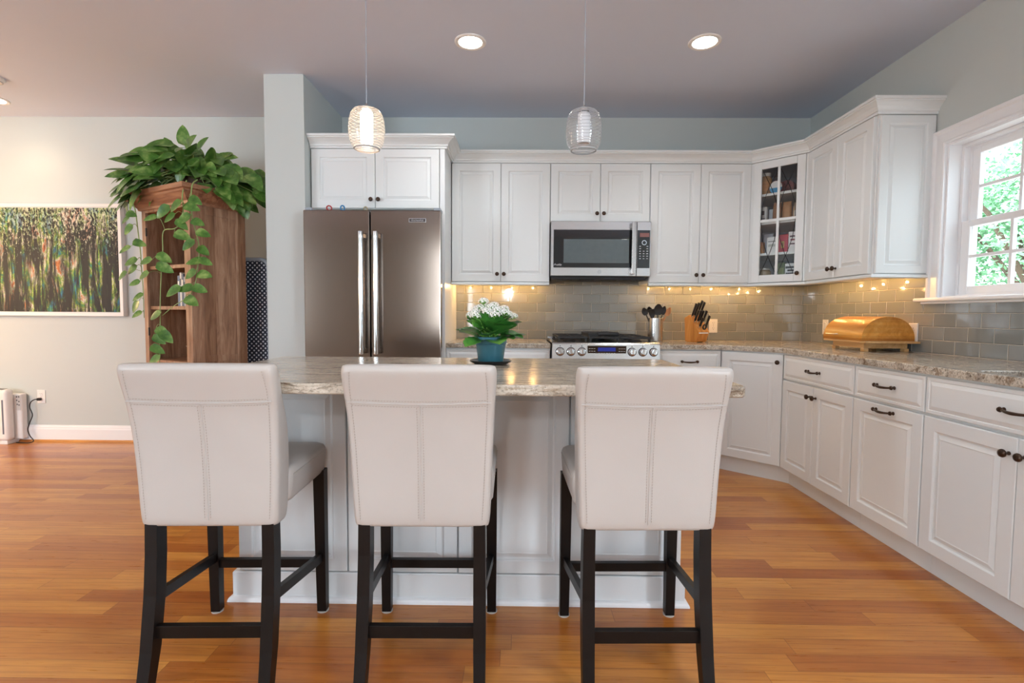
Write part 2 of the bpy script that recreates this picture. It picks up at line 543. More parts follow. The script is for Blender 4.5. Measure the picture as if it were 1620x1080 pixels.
    def build(s, name, mat, parent=None, world=False, smooth=False, angle=35):
        me = bpy.data.meshes.new(name)
        vs = s.v
        if world and parent is not None:
            m = Matrix.Identity(4)
            p = parent
            while p is not None:
                m = p.matrix_basis @ m
                p = p.parent
            inv = m.inverted()
            vs = [tuple(inv @ Vector(p)) for p in vs]
        me.from_pydata(vs, [], s.f)
        mats = mat if isinstance(mat, (list, tuple)) else [mat]
        for k in mats:
            me.materials.append(M[k] if isinstance(k, str) else k)
        if len(mats) > 1:
            me.polygons.foreach_set('material_index', s.mi)
        bm = bmesh.new()
        bm.from_mesh(me)
        bmesh.ops.recalc_face_normals(bm, faces=list(bm.faces))
        if smooth:
            for f in bm.faces:
                f.smooth = True
            lim = math.radians(angle)
            for e in bm.edges:
                if len(e.link_faces) == 2 and e.calc_face_angle(0) > lim:
                    e.smooth = False
        bm.to_mesh(me)
        bm.free()
        o = bpy.data.objects.new(name, me)
        col.objects.link(o)
        if smooth and angle < 60:
            w = o.modifiers.new('weighted_normal', 'WEIGHTED_NORMAL')
            w.keep_sharp = True
        if parent is not None:
            o.parent = parent
        return o


def tag(o, label=None, cat=None, group=None, kind=None):
    if label: o['label'] = label
    if cat: o['category'] = cat
    if group: o['group'] = group
    if kind: o['kind'] = kind
    return o


def thing(name, label, cat, loc=(0, 0, 0), rz=0.0, group=None):
    o = bpy.data.objects.new(name, None)
    o.empty_display_size = 0.05
    col.objects.link(o)
    o.location = loc
    o.rotation_euler = (0, 0, rz)
    return tag(o, label, cat, group)


def struct(o):
    return tag(o, kind='structure')


def copy_tree(o, loc, rz, label):
    def rec(a, parent):
        c = a.copy()
        col.objects.link(c)
        c.parent = parent
        for ch in list(a.children):
            rec(ch, c)
        return c
    c = rec(o, None)
    c.location = loc
    c.rotation_euler = (0, 0, rz)
    c['label'] = label
    return c


def text(body, size, mat, parent, matrix, name='lettering', extrude=0.0004, align='CENTER', shear=0.0):
    cu = bpy.data.curves.new(name, 'FONT')
    cu.body = body
    cu.size = size
    cu.extrude = extrude
    cu.align_x = align
    cu.align_y = 'CENTER'
    cu.shear = shear
    cu.materials.append(M[mat])
    tmp = bpy.data.objects.new(name + '_curve', cu)
    col.objects.link(tmp)
    bpy.context.view_layer.update()
    me = bpy.data.meshes.new_from_object(tmp.evaluated_get(bpy.context.evaluated_depsgraph_get()))
    bpy.data.objects.remove(tmp)
    o = bpy.data.objects.new(name, me)
    col.objects.link(o)
    o.parent = parent
    o.matrix_basis = matrix
    return o


FACE = Matrix.Rotation(PI / 2, 4, 'X')          # text lying in xz, facing -y


def T(x, y, z):
    return Matrix.Translation((x, y, z))


def RZ(a):
    return Matrix.Rotation(a, 4, 'Z')


# ================================================================== THE SETTING
X0, Y0, TH = -6.4, -3.0, 0.15          # living-room end, rear wall, wall thickness
NX, NY = 5.5, -0.4                      # breakfast nook behind the camera: its side wall and front wall
mb = MB().box(X0 - TH, WALL_X + TH, Y0 - TH, WALL_Y + TH, -0.12, 0.0).box(WALL_X + TH, NX + TH, Y0 - TH, NY + TH, -0.12, 0.0)
struct(mb.build('floor', 'floor'))
mb = MB().box(X0 - TH, WALL_X + TH, Y0 - TH, WALL_Y + TH, CEIL, CEIL + 0.15).box(WALL_X + TH, NX + TH, Y0 - TH, NY + TH, CEIL, CEIL + 0.15)
struct(mb.build('ceiling', 'ceiling'))
struct(MB().box(X0 - TH, WALL_X + TH, WALL_Y, WALL_Y + TH, 0, CEIL).build('wall_back', 'wall'))
# stub wall beside the fridge
struct(MB().box(-1.757, -1.483, 3.565, WALL_Y, 0, CEIL).build('wall_stub', 'wall'))
# right wall with the window opening
WY0, WY1, WZ0, WZ1 = 2.06, 2.94, 1.235, 2.09
mb = MB()
mb.box(WALL_X, WALL_X + TH, NY, WY0, 0, CEIL)
mb.box(WALL_X, WALL_X + TH, WY1, WALL_Y, 0, CEIL)
mb.box(WALL_X, WALL_X + TH, WY0, WY1, 0, WZ0)
mb.box(WALL_X, WALL_X + TH, WY0, WY1, WZ1, CEIL)
struct(mb.build('wall_right', 'wall'))
# rear wall with a broad window added for fill on the living-room side and a narrow one (behind the camera)
RZ0, RZ1 = 0.6, 2.4
RW = [(-6.2, -4.8), (-1.55, -1.05), (3.6, 5.0)]
mb = MB()
xs = [X0] + [v for w in RW for v in w] + [NX]
for i in range(0, len(xs), 2):
    mb.box(xs[i], xs[i + 1], Y0 - TH, Y0, 0, CEIL)
for a, b in RW:
    mb.box(a, b, Y0 - TH, Y0, 0, RZ0)
    mb.box(a, b, Y0 - TH, Y0, RZ1, CEIL)
struct(mb.build('wall_rear', 'wall'))
struct(MB().box(X0 - TH, X0, Y0, WALL_Y, 0, CEIL).build('wall_left', 'wall'))
struct(MB().box(WALL_X + TH, NX, NY, NY + TH, 0, CEIL).build('wall_nook_front', 'wall'))
struct(MB().box(NX, NX + TH, Y0, NY + TH, 0, RZ0).box(NX, NX + TH, Y0, NY + TH, RZ1, CEIL).box(NX, NX + TH, Y0, -2.6, RZ0, RZ1).box(NX, NX + TH, -.8, NY + TH, RZ0, RZ1).build('wall_nook_side', 'wall'))
for i, (a, b) in enumerate(RW):
    mb = MB()
    for x0, x1, z0, z1 in ((a - .09, a, RZ0 - .09, RZ1 + .09), (b, b + .09, RZ0 - .09, RZ1 + .09), (a, b, RZ1, RZ1 + .09), (a, b, RZ0 - .09, RZ0)):
        mb.box(x0, x1, Y0, Y0 + 0.02, z0, z1, 0.004)
    n = 3 if b - a > 1 else 2
    for k in range(1, n):
        x = a + (b - a) * k / n
        mb.box(x - .012, x + .012, Y0 - .09, Y0 - .06, RZ0, RZ1)
    for k in range(1, 4):
        z = RZ0 + (RZ1 - RZ0) * k / 4
        mb.box(a, b, Y0 - .088, Y0 - .062, z - (.03 if k == 2 else .012), z + (.03 if k == 2 else .012))
    struct(mb.build('window_%d' % (i + 2), 'trim'))

# baseboard of the living-room wall
bp = [(0, 0), (0.016, 0), (0.016, 0.105), (0.012, 0.118), (0.012, 0.126), (0.006, 0.134), (0.006, 0.140), (0, 0.142)]
mb = MB().sweep(bp, [(X0, WALL_Y), (-1.757, WALL_Y)], side=1)
struct(mb.build('baseboard_back', 'trim'))
mb = MB().sweep([(0, 0)] + [(0.018 * math.cos(t) + 0.016, 0.018 * math.sin(t)) for t in (0, .5, 1.0, PI / 2)] + [(0, 0.018)], [(X0, WALL_Y), (-1.757, WALL_Y)])
struct(mb.build('trim_1', 'floor'))
mb = MB().sweep(bp, [(-1.757, WALL_Y - .016), (-1.757, 3.565), (-1.483, 3.565)], side=-1)
struct(mb.build('baseboard_stub', 'trim'))

# backsplash tile: thin slabs on both walls
TT = 0.008
struct(MB().box(-0.53, WALL_X - TT, WALL_Y - TT, WALL_Y, 0.914, 1.40).build('wall_back_tile', 'tile_x'))
mb = MB()
mb.box(WALL_X - TT, WALL_X, 3.03, WALL_Y - TT, 0.914, 1.372)
mb.box(WALL_X - TT, WALL_X, 0.9, 3.03, 0.914, 1.205)
struct(mb.build('wall_right_tile', 'tile_y'))

# kitchen window: casing, reveal, stool, frame, two sashes with muntins and panes
win = bpy.data.objects.new('window_1', None)
col.objects.link(win)
win.location = (WALL_X, (WY0 + WY1) / 2, WZ0)
struct(win)
cw = 0.086
prof = [(0, 0), (0, .018), (.008, .022), (.016, .018), (.06, .014), (.07, .022), (.082, .024), (.086, .02), (.086, 0)]


def casing_piece(path):
    """profile (across, thickness) mitred round the opening; path in (y,z)"""
    P = [Vector(p) for p in path]
    rings = []
    for i, p in enumerate(P):
        a = (p - P[i - 1]).normalized() if i else (P[1] - P[0]).normalized()
        b = (P[i + 1] - p).normalized() if i < len(P) - 1 else a
        na, nb = Vector((-a.y, a.x)), Vector((-b.y, b.x))
        m = (na + nb); m = m / m.dot(na)
        rings.append([(WALL_X - t, p.x + m.x * o, p.y + m.y * o) for o, t in prof])
    return MB().loft(rings)


casing_piece([(WY0, WZ0), (WY0, WZ1), (WY1, WZ1), (WY1, WZ0)]).build('window_casing', 'trim', win, True)
mb = MB()
mb.box(WALL_X - .045, WALL_X + .06, WY0 - .15, WY1 + .15, WZ0 - .022, WZ0, 0.008)
mb.box(WALL_X - .022, WALL_X - .0005, WY0 - .12, WY1 + .12, WZ0 - .036, WZ0 - .021, 0.005)
mb.build('window_sill', 'trim', win, True)
mb = MB()      # jamb liner, stepped
for d0, d1, t in ((-0.001, .068, .012), (.068, .100, .03), (.100, .148, .045)):
    x0, x1 = WALL_X + d0, WALL_X + d1
    mb.box(x0, x1, WY0, WY0 + t, WZ0, WZ1)
    mb.box(x0, x1, WY1 - t, WY1, WZ0, WZ1)
    mb.box(x0, x1, WY0 + t, WY1 - t, WZ1 - t, WZ1)
    mb.box(x0, x1, WY0 + t, WY1 - t, WZ0, WZ0 + t * .6)
mb.build('window_frame', 'trim', win, True)


def sash(x0, x1, z0, z1, stile, top, bot):
    y0, y1 = WY0 + .03, WY1 - .03
    mb = MB()
    mb.box(x0, x1, y0, y0 + stile, z0, z1, .004)
    mb.box(x0, x1, y1 - stile, y1, z0, z1, .004)
    mb.box(x0, x1, y0 + stile, y1 - stile, z0, z0 + bot, .004)
    mb.box(x0, x1, y0 + stile, y1 - stile, z1 - top, z1, .004)
    xm = (x0 + x1) / 2
    gy0, gy1, gz0, gz1 = y0 + stile, y1 - stile, z0 + bot, z1 - top
    for k in (1, 2):
        y = gy0 + (gy1 - gy0) * k / 3
        mb.box(xm - .010, xm + .010, y - .008, y + .008, gz0, gz1)
    z = (gz0 + gz1) / 2
    mb.box(xm - .0095, xm + .0095, gy0, gy1, z - .008, z + .008)
    o = mb.build('window_sash', 'trim', win, True)
    MB().box(xm - .002, xm + .002, gy0, gy1, gz0, gz1).build('window_pane', 'pane', o, True)


sash(WALL_X + .070, WALL_X + .098, WZ0 + .015, 1.655, .054, .036, .045)
sash(WALL_X + .102, WALL_X + .130, 1.620, WZ1 - .03, .060, .045, .036)

# ================================================================== outside the kitchen window
struct(MB().box(WALL_X + TH, 30, -12, 22, -1.35, -1.2).build('ground', 'lawn'))


def leaf_cloud(name_, label, x, y, z, r, h, n, seed):
    rnd = random.Random(seed)
    t = thing(name_, label, 'tree', (x, y, -1.2), 0, 'trees outside the window')
    tr = MB().tube([(0, 0, 0), (.05, .02, h * .25), (0, .05, h * .5), (-.1, 0, h * .8)], [.16, .14, .1, .04], 8)
    for k in range(6):
        a = k * 1.05
        tr.tube([(0, .03, h * .35 + k * .15), (math.cos(a) * r * .4, math.sin(a) * r * .4, h * .55 + k * .2), (math.cos(a) * r * .75, math.sin(a) * r * .75, h * .65 + k * .22)], [.06, .04, .015], 6)
    tr.build('trunk', 'bark', t, smooth=True)
    cl = [(rnd.gauss(0, r * .45), rnd.gauss(0, r * .45), h * .62 + rnd.gauss(0, h * .16), r * rnd.uniform(.3, .5)) for _ in range(26)]
    mb = MB()
    for _ in range(n):
        cx, cy, cz, cr = rnd.choice(cl)
        d = Vector((rnd.gauss(0, 1), rnd.gauss(0, 1), rnd.gauss(0, 1))).normalized() * cr * rnd.uniform(.5, 1)
        p = Vector((cx, cy, cz)) + d
        u = Vector((rnd.gauss(0, 1), rnd.gauss(0, 1), rnd.gauss(0, .6))).normalized()
        w = u.cross(Vector((rnd.gauss(0, 1), rnd.gauss(0, 1), 1))).normalized()
        sz = rnd.uniform(.035, .08)
        mb.add([p - u * sz, p + w * sz * .45, p + u * sz, p - w * sz * .45], [(0, 1, 2, 3)])
    mb.build('foliage', 'tree_leaf', t)


leaf_cloud('leafy_tree', 'bright green tree outside, seen through the upper panes of the window', 9.5, 9.6, 0, 2.3, 6.6, 26000, 1)
leaf_cloud('leafy_tree', 'green tree outside the window, partly hidden by the window\'s right frame edge', 9.6, 4.3, 0, 1.5, 4.2, 14000, 2)

# ================================================================== CABINETRY
STILE = .056


def raised_loops(th=.02, st=STILE):
    return [(0, 0), (0, -th + .003), (.003, -th), (st, -th), (st + .004, -th + .0035), (st + .006, -th + .008), (st + .012, -th + .009),
            (st + .030, -th + .002), (st + .034, -th + .0035)]


def drawer_loops(th=.02):
    return [(0, 0), (0, -th + .005), (.003, -th + .003), (.014, -th + .003), (.017, -th + .006), (.034, -th), (.037, -th)]


def door(w, h, mat, parent, m, loops=None, name='door'):
    mb = MB().rects(w, h, loops or raised_loops(), m)
    return mb.build(name, mat, parent, True)


KNOB = [(.0001, 0), (.007, 0), (.007, .004), (.0052, .007), (.005, .014), (.0105, .018), (.0145, .022), (.0155, .026), (.0135, .031), (.006, .0335), (.0001, .034)]


def knob(parent, p, normal):
    MB().lathe(KNOB, p, 18, normal).build('knob', 'bronze', parent, True, True, 60)


def pull(parent, p, normal, along, L=.10):
    """bow handle with disc ends"""
    p, n, a = Vector(p), Vector(normal).normalized(), Vector(along).normalized()
    mb = MB()
    pts, rs = [], []
    for k in range(17):
        t = k / 16 * 2 - 1
        pts.append(p + a * t * L / 2 + n * (.012 + .016 * (1 - t * t)) + Vector((0, 0, -.004 * (1 - t * t))))
        rs.append(.0042 + .0022 * (1 - abs(t)))
    mb.tube(pts, rs, 10)
    for sgn in (-1, 1):
        q = p + a * sgn * L / 2
        mb.lathe([(.0001, 0), (.0085, 0), (.0085, .003), (.005, .006), (.005, .012), (.0085, .013), (.0105, .016), (.008, .021), (.0001, .022)], q, 14, n)
    mb.build('pull', 'bronze', parent, True, True, 50)


def mat_face(x, y, z, rz=0.0):
    return T(x, y, z) @ RZ(rz)


UP0, UP1, UPY = 1.372, 2.286, WALL_Y - .325      # bottom, top, carcass front of the wall cabinets
XB = [-0.526, 0.236, 1.000, 1.768]


def wall_cabinet(label, x0, x1, z0, z1, yf, knob_low=True, group='white raised panel wall cabinets', hide_end=False, xl=None):
    t = thing('wall_cabinet', label, 'cabinet', ((x0 + x1) / 2, WALL_Y, z0), 0, group)
    MB().box(x0 + .0008, x1 - .0008, yf, WALL_Y - .0005, z0, z1).build('body', 'cab', t, True)
    xm = (x0 + x1) / 2
    for a, b, kx in ((x0 + .003, xm - .0015, xm - .026), (xm + .0015, x1 - .003, xm + .026)):
        d = door(b - a, z1 - z0 - .012, 'cab', t, mat_face(a, yf - .0005, z0 + .004))
        knob(d, (kx, yf - .0205, z0 + .062), (0, -1, 0))
    return t


wall_cabinet('tall double-door white wall cabinet between the fridge and the microwave', XB[0] + .002, XB[1], UP0, UP1, UPY)
wall_cabinet('short double-door white cabinet directly above the microwave', XB[1], XB[2], 1.836, UP1, UPY)
wall_cabinet('tall double-door white wall cabinet right of the microwave, beside the glass-door corner cabinet', XB[2], XB[3], UP0, UP1, UPY)

# cabinet over the fridge, deeper, with the tall side panel as its own thing
FY = 3.67
wall_cabinet('deep white double-door cabinet above the stainless fridge', -1.475, -.565, 1.862, UP1, FY)
t = thing('fridge_side_panel', 'tall narrow white panel closing the right side of the fridge', 'panel', (-.547, 4.0, 0))
MB().box(-.564, -.528, FY - .012, WALL_Y - .0005, 0, UP1, .002).build('side_panel', 'cab', t, True)

# right-hand wall cabinet with decorative end panel
RX = WALL_X - .325
RY0, RY1 = 3.034, WALL_Y - .612
t = thing('wall_cabinet', 'white wall cabinet on the right wall beside the window, with a raised end panel', 'cabinet', (WALL_X, 3.37, UP0), 0, 'white raised panel wall cabinets')
MB().box(RX, WALL_X - .0005, RY0, RY1 - .0008, UP0, UP1).build('body', 'cab', t, True)
ym = (RY0 + RY1) / 2
for a, b, ky in ((RY1 - .003, ym + .0015, ym + .026), (ym - .0015, RY0 + .012, ym - .026)):
    d = door(a - b, UP1 - UP0 - .012, 'cab', t, mat_face(RX - .0005, a, UP0 + .004, -PI / 2))
    knob(d, (RX - .0205, ky, UP0 + .062), (-1, 0, 0))
door(.31, UP1 - UP0 - .012, 'cab', t, mat_face(RX + .008, RY0 - .0005, UP0 + .004), raised_loops(.014, .045), 'end_panel')

# diagonal corner cabinet with leaded glass door
A = Vector((XB[3] + .005, UPY, 0))
B = Vector((RX, RY1 - .005, 0))
u = (B - A); DW = u.length; u.normalize()
rzd = math.atan2(u.y, u.x)
t = thing('corner_cabinet', 'white diagonal corner wall cabinet with a leaded glass door showing food inside', 'cabinet', (2.1, 4.05, UP0), 0)
gl = t
mb = MB()
yb, xb = WALL_Y - .0005, WALL_X - .0005
mb.box(XB[3], XB[3] + .012, UPY, yb, UP0, UP1)                       # left side
mb.box(XB[3] + .012, xb, yb - .012, yb, UP0, UP1)                    # back
mb.box(xb - .012, xb, RY1, yb - .012, UP0, UP1)                      # right back
mb.box(RX, xb - .012, RY1, RY1 + .012, UP0, UP1)                     # right side
poly = [(XB[3] + .012, UPY + .004), (XB[3] + .012, yb - .012), (xb - .012, yb - .012), (xb - .012, RY1 + .012), (RX + .004, RY1 + .012)]
for z in (UP0, UP1 - .02):
    mb.prism(poly, z, z + .02)
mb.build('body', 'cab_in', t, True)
nrm = Vector((u.y, -u.x, 0))
SHELF_Z = [UP0 + .02, 1.60, 1.833, 2.045]
for z in SHELF_Z[1:]:
    poly2 = [(XB[3] + .013, UPY + .018), (XB[3] + .013, yb - .013), (xb - .013, yb - .013), (xb - .013, RY1 + .013), (RX + .014, RY1 + .013)]
    MB().prism(poly2, z - .018, z).build('shelf', 'cab', t, True)
mD = T(A.x, A.y, UP0 + .004) @ RZ(rzd)
dm = MB()
H = UP1 - UP0 - .012
x0, x1, zb, zt = .028, DW - .028, 0, H
st = .056
for a, b, c, e in ((x0, x0 + st, zb, zt), (x1 - st, x1, zb, zt), (x0 + st, x1 - st, zb, zb + st), (x0 + st, x1 - st, zt - st, zt)):
    dm.box(a, b, -.020, -.0005, c, e, .003)
xm = (x0 + x1) / 2
dm.box(xm - .009, xm + .009, -.018, -.004, zb + st, zt - st, .002)
zmid = 1.836 - UP0 - .004
dm.box(x0 + st, x1 - st, -.0175, -.0045, zmid - .010, zmid + .010, .002)
dm.box(0, x0 - .002, -.012, 0.0, zb, zt)
dm.box(x1 + .002, DW, -.012, 0.0, zb, zt)
dm.xform(mD)
dr = dm.build('door', 'cab', t, True)
MB().box(x0 + st, x1 - st, -.012, -.010, zb + st, zt - st, mat=mD).build('glass_pane', 'pane', dr, True)
ld = MB()      # lead came: an X at top, curves bowing down to a second X
gx0, gx1, gz0, gz1 = x0 + st, x1 - st, zb + st, zt - st
for a, b in ((gx0, xm), (xm, gx1)):
    w = b - a
    for sx in (0, 1):
        f = lambda p: (a + w * (p if sx == 0 else 1 - p))
        gz = lambda q: gz0 + (gz1 - gz0) * q
        ctrl = [(0.02, 1.0), (0.62, .80), (.92, .66), (.98, .5), (.85, .33), (.55, .19), (.02, 0.0)]
        pts = []
        for k in range(len(ctrl) - 1):
            for j in range(5):
                s_ = j / 5
                p = ctrl[k][0] * (1 - s_) + ctrl[k + 1][0] * s_
                q = ctrl[k][1] * (1 - s_) + ctrl[k + 1][1] * s_
                pts.append((f(p), -.0135, gz(q)))
        pts.append((f(.02), -.0135, gz(0)))
        ld.tube([mD @ Vector(p) for p in pts], .0022, 5)
ld.build('lead_came', 'lead', dr, True)
kp = mD @ Vector((x1 - .028, -.0205, .058))
knob(dr, kp, nrm)


def corner_item(name, label, cat, uu, dd, z, build, rz=0.0, group='food kept in the glass-door cabinet'):
    p = A + u * (uu - .032) - nrm * dd
    o = thing(name, label, cat, (p.x, p.y, z), rzd + rz, group)
    build(o)
    return o


def carton(w, d, h, c, bands):
    def f(o):
        MB().box(-w / 2, w / 2, -d / 2, d / 2, 0.0005, h, .004).build('box', simple('carton', c, .5, var=.05), o)
        for i, (x, z, ww, hh, cc) in enumerate(bands):
            MB().box(x - ww / 2, x + ww / 2, -d / 2 - .0012, -d / 2 + .001, z - hh / 2, z + hh / 2).build('label', simple('print', cc, .5), o)
    return f


def pouch(w, d, h, c, lab=None):
    def f(o):
        rings = []
        for k, (ww, dd_, zz) in enumerate(((.9, .85, 0), (1, 1, .12), (1, 1, .5), (.93, .8, .75), (.9, .3, .92), (.94, .06, 1.0))):
            rings.append([(w / 2 * ww * (abs(math.cos(a)) ** .5) * (1 if math.cos(a) >= 0 else -1), d / 2 * dd_ * (abs(math.sin(a)) ** .6) * (1 if math.sin(a) >= 0 else -1), 0.0005 + h * zz) for a in [2 * PI * j / 20 for j in range(20)]])
        MB().loft(rings).build('bag', simple('pouch', c, .4, var=.22, scale=45), o, smooth=True)
        if lab:
            MB().box(-w * .3, w * .3, -d / 2 - .002, -d / 2 + .006, h * .25, h * .55).build('label', simple('print', lab, .5), o)
    return f


def jar(r, h, c, capc, lab=None):
    def f(o):
        MB().lathe([(.0001, .0005), (r * .95, .0005), (r, .008), (r, h * .72), (r * .75, h * .84), (r * .72, h * .86)], (0, 0, 0), 20).build('jar_body', simple('jar', c, .25, var=.2, scale=30), o, smooth=True)
        MB().lathe([(.0001, h * .86), (r * .8, h * .86), (r * .8, h), (.0001, h)], (0, 0, 0), 20).build('lid', simple('jar_lid', capc, .35), o, smooth=True)
        if lab:
            MB().lathe([(r * 1.01, h * .2), (r * 1.02, h * .2), (r * 1.02, h * .6), (r * 1.01, h * .6)], (0, 0, 0), 20, cap=False).build('label', simple('print', lab, .5, var=.3, scale=60), o, smooth=True)
    return f


def tub_on_edge(r, d, c, face):
    def f(o):
        MB().lathe([(.0001, -d / 2), (r, -d / 2), (r, d / 2), (.0001, d / 2)], (0, 0, r + .0005), 28, (0, -1, 0)).build('tub', simple('tub', c, .4), o, smooth=True)
        fc = MB().lathe([(.0001, 0), (r * .93, 0), (r * .93, .003), (.0001, .003)], (0, -d / 2, r), 28, (0, -1, 0)).build('lid', simple('tub_lid', face[0], .4), o, smooth=True)
        n = 14
        pts = [(r * .93 * math.cos(PI + PI * k / n), -d / 2 - .0035, r - .006 + r * .93 * math.sin(PI + PI * k / n)) for k in range(n + 1)]
        MB().add(pts + [(p[0], p[1] + .001, p[2]) for p in pts], [tuple(range(n + 1)), tuple(range(2 * n + 1, n, -1))]).build('lid_print', simple('tub_print', face[1], .4), fc)
    return f


S0, S1, S2, S3 = SHELF_Z
corner_item('spice_jar', 'jar with a speckled orange-brown label, top shelf of the glass cabinet, left', 'jar', .105, .10, S3, jar(.042, .17, 'B58A5E', 'D8D4CC', 'C58B55'))
corner_item('round_tub', 'round tub, white and bright blue lid facing out, on the glass cabinet\'s top shelf', 'tub', .195, .075, S3, tub_on_edge(.047, .05, '7E2C30', ('E8EAEC', '2E8FC2')))
corner_item('round_tub', 'dark red round tin standing behind the blue and white lid, top shelf', 'tin', .245, .16, S3, tub_on_edge(.052, .06, '5E1F24', ('6E2529', '57191E')))
corner_item('food_box', 'pale blue box at the right end of the glass cabinet\'s top shelf', 'box', .345, .20, S3, carton(.07, .05, .13, '7F9AB8', [(0, .09, .055, .02, '5F7FA6')]))
corner_item('food_packet', 'white packet with a dark round print, left on the second shelf of the glass cabinet', 'packet', .098, .08, S2, carton(.062, .03, .125, 'DADCDD', [(0, .08, .03, .03, '4B4B52'), (0, .035, .04, .012, '7C7C84')]))
corner_item('food_packet', 'plain pale packet beside the dark-printed one on the second shelf of the glass cabinet', 'packet', .150, .13, S2, carton(.045, .03, .11, 'B9C2C9', []))
corner_item('pasta_bag', 'brown bag of dry food behind the glass door\'s middle bar', 'bag', .199, .09, S2, pouch(.062, .05, .15, '8A6243'))
corner_item('pasta_bag', 'tan bag of dry food with a folded top, middle of the second shelf', 'bag', .266, .09, S2, pouch(.064, .05, .145, 'B08258'))
corner_item('pasta_bag', 'beige bag of dry food at the right end of the second shelf', 'bag', .333, .11, S2, pouch(.06, .05, .135, 'C2A07C', 'D9D3C8'))
corner_item('food_box', 'small orange-brown box, left on the third shelf of the glass cabinet', 'box', .090, .07, S1, carton(.05, .05, .09, 'B9782E', [(0, .045, .04, .003, '8F5A20')]))
corner_item('food_packet', 'blue-white paper packet behind the orange-brown box on the third shelf', 'packet', .12, .15, S1, pouch(.075, .05, .16, 'C8D2DC'))
corner_item('food_packet', 'white paper packet with grey print, third shelf of the glass cabinet', 'packet', .175, .08, S1, carton(.075, .035, .125, 'DCDDDC', [(0, .06, .05, .018, 'A9ACA6'), (0, .09, .055, .008, '8C8F8C')]))
corner_item('food_box', 'bright red box with a gold oval on the third shelf of the glass cabinet', 'box', .249, .09, S1, carton(.072, .04, .135, 'B3223A', [(0, .06, .022, .05, 'B59A4A'), (0, .06, .012, .03, '7A2B2A')]))
corner_item('food_box', 'white box with dark lettering-like print, right on the third shelf of the glass cabinet', 'box', .324, .085, S1, carton(.07, .04, .15, 'E0DEDE', [(0, .115, .05, .012, '55333C'), (0, .09, .04, .012, '8A3B49'), (0, .06, .05, .01, '55333C')]))
corner_item('glass_jar', 'amber glass jar on the floor of the glass cabinet, left', 'jar', .12, .09, S0, jar(.045, .10, '8F7A5C', 'A8A39A'))
corner_item('glass_jar', 'silver-grey canister on the floor of the glass cabinet beside the amber jar', 'canister', .198, .14, S0, jar(.035, .12, '8C939A', 'B5B8BC'))
corner_item('food_tin', 'dark green tin on the floor of the glass cabinet, middle', 'tin', .245, .09, S0, carton(.05, .05, .135, '4A5E36', [(0, .07, .035, .05, '6E7F4A')]))
corner_item('food_packet', 'white packet covered in heavy black print on the floor of the glass cabinet', 'packet', .315, .08, S0, carton(.085, .035, .125, 'DEE0E2', [(-.008, .095, .06, .016, '25262B'), (.006, .072, .06, .014, '25262B'), (-.01, .05, .05, .012, '3A3B42'), (.0, .03, .06, .006, '3A3B42')]))

# crown mouldings and light rail
CROWN = [(-.004, 0), (.012, 0), (.012, .014), (.018, .016), (.020, .026), (.030, .040), (.046, .054), (.058, .060), (.058, .066), (.066, .068), (.066, .082), (-.004, .082)]
dirn = u.copy()
doorpt = lambda x, y: (x, y)
off = .0215
pA = (XB[3] + .008 - .003, UPY - off)
pB = (RX - off, RY1 + .005)
struct(MB().sweep([(o, z + UP1 - .004) for o, z in CROWN], [(-.528, UPY - .006), (XB[3] + .004, UPY - .006), (RX - .006, RY1 - .004), (RX - .006, RY0 - .004), (WALL_X, RY0 - .004)]).build('trim_2', 'cab'))
struct(MB().sweep([(o * 1.15, z + UP1 - .004) for o, z in CROWN], [(-1.478, FY - .006), (-.527, FY - .006), (-.527, WALL_Y)]).build('trim_3', 'cab'))
RAIL = [(-.03, -.001), (.018, -.001), (.022, -.008), (.022, -.018), (.016, -.022), (-.03, -.022)]
struct(MB().sweep([(o, z + UP0) for o, z in RAIL], [(-.524, UPY), (XB[1] - .002, UPY)]).build('trim_4', 'cab'))
struct(MB().sweep([(o, z + UP0) for o, z in RAIL], [(XB[2] + .002, UPY), (XB[3] + .004, UPY), (RX, RY1 - .004), (RX, RY0 - .002), (WALL_X - .01, RY0 - .002)]).build('trim_5', 'cab'))

# ------------------------------------------------------------------ base cabinets
CT, CB = .914, .880          # worktop top and underside
BX, BY = WALL_X - .61, WALL_Y - .61      # carcass fronts


def base_body(t, x0, x1, y0, y1, face):
    """carcass and recessed toe kick; face 'y' (front at y0) or 'x' (front at x0)"""
    mb = MB().box(x0, x1, y0, y1, .108, CB - .001)
    if face == 'y':
        mb.box(x0, x1, y0 + .03, y1, 0, .108)
    else:
        mb.box(x0 + .045, x1, y0, y1, 0, .108)
    mb.build('body', 'cab', t, True)


t = thing('base_cabinet', 'white drawer-topped base cabinet between the fridge panel and the range', 'cabinet', (-.15, 4.0, 0), 0, 'white base cabinets')
base_body(t, -.527, .230, BY, WALL_Y - .001, 'y')
for a, b, nm, z0, z1, lp in ((-.524, .227, 'drawer', .712, .868, drawer_loops()), (-.524, -.150, 'door', .116, .700, None), (-.147, .227, 'door', .116, .700, None)):
    d = door(b - a, z1 - z0, 'cab', t, mat_face(a, BY - .0005, z0), lp, nm)
    if nm == 'door':
        knob(d, (b - .03 if a < -.3 else a + .03, BY - .02, .64), (0, -1, 0))
    else:
        pull(d, ((a + b) / 2, BY - .0205, .79), (0, -1, 0), (1, 0, 0))

t = thing('base_cabinet', 'narrow white base cabinet right of the range, bow-handled drawer on top', 'cabinet', (1.23, 4.0, 0), 0, 'white base cabinets')
base_body(t, 1.004, 1.468, BY, WALL_Y - .001, 'y')
d = door(.452, .156, 'cab', t, mat_face(1.008, BY - .0005, .712), drawer_loops(), 'drawer')
pull(d, (1.234, BY - .0205, .792), (0, -1, 0), (1, 0, 0), .11)
d = door(.452, .584, 'cab', t, mat_face(1.008, BY - .0005, .116))
knob(d, (1.43, BY - .0205, .64), (0, -1, 0))

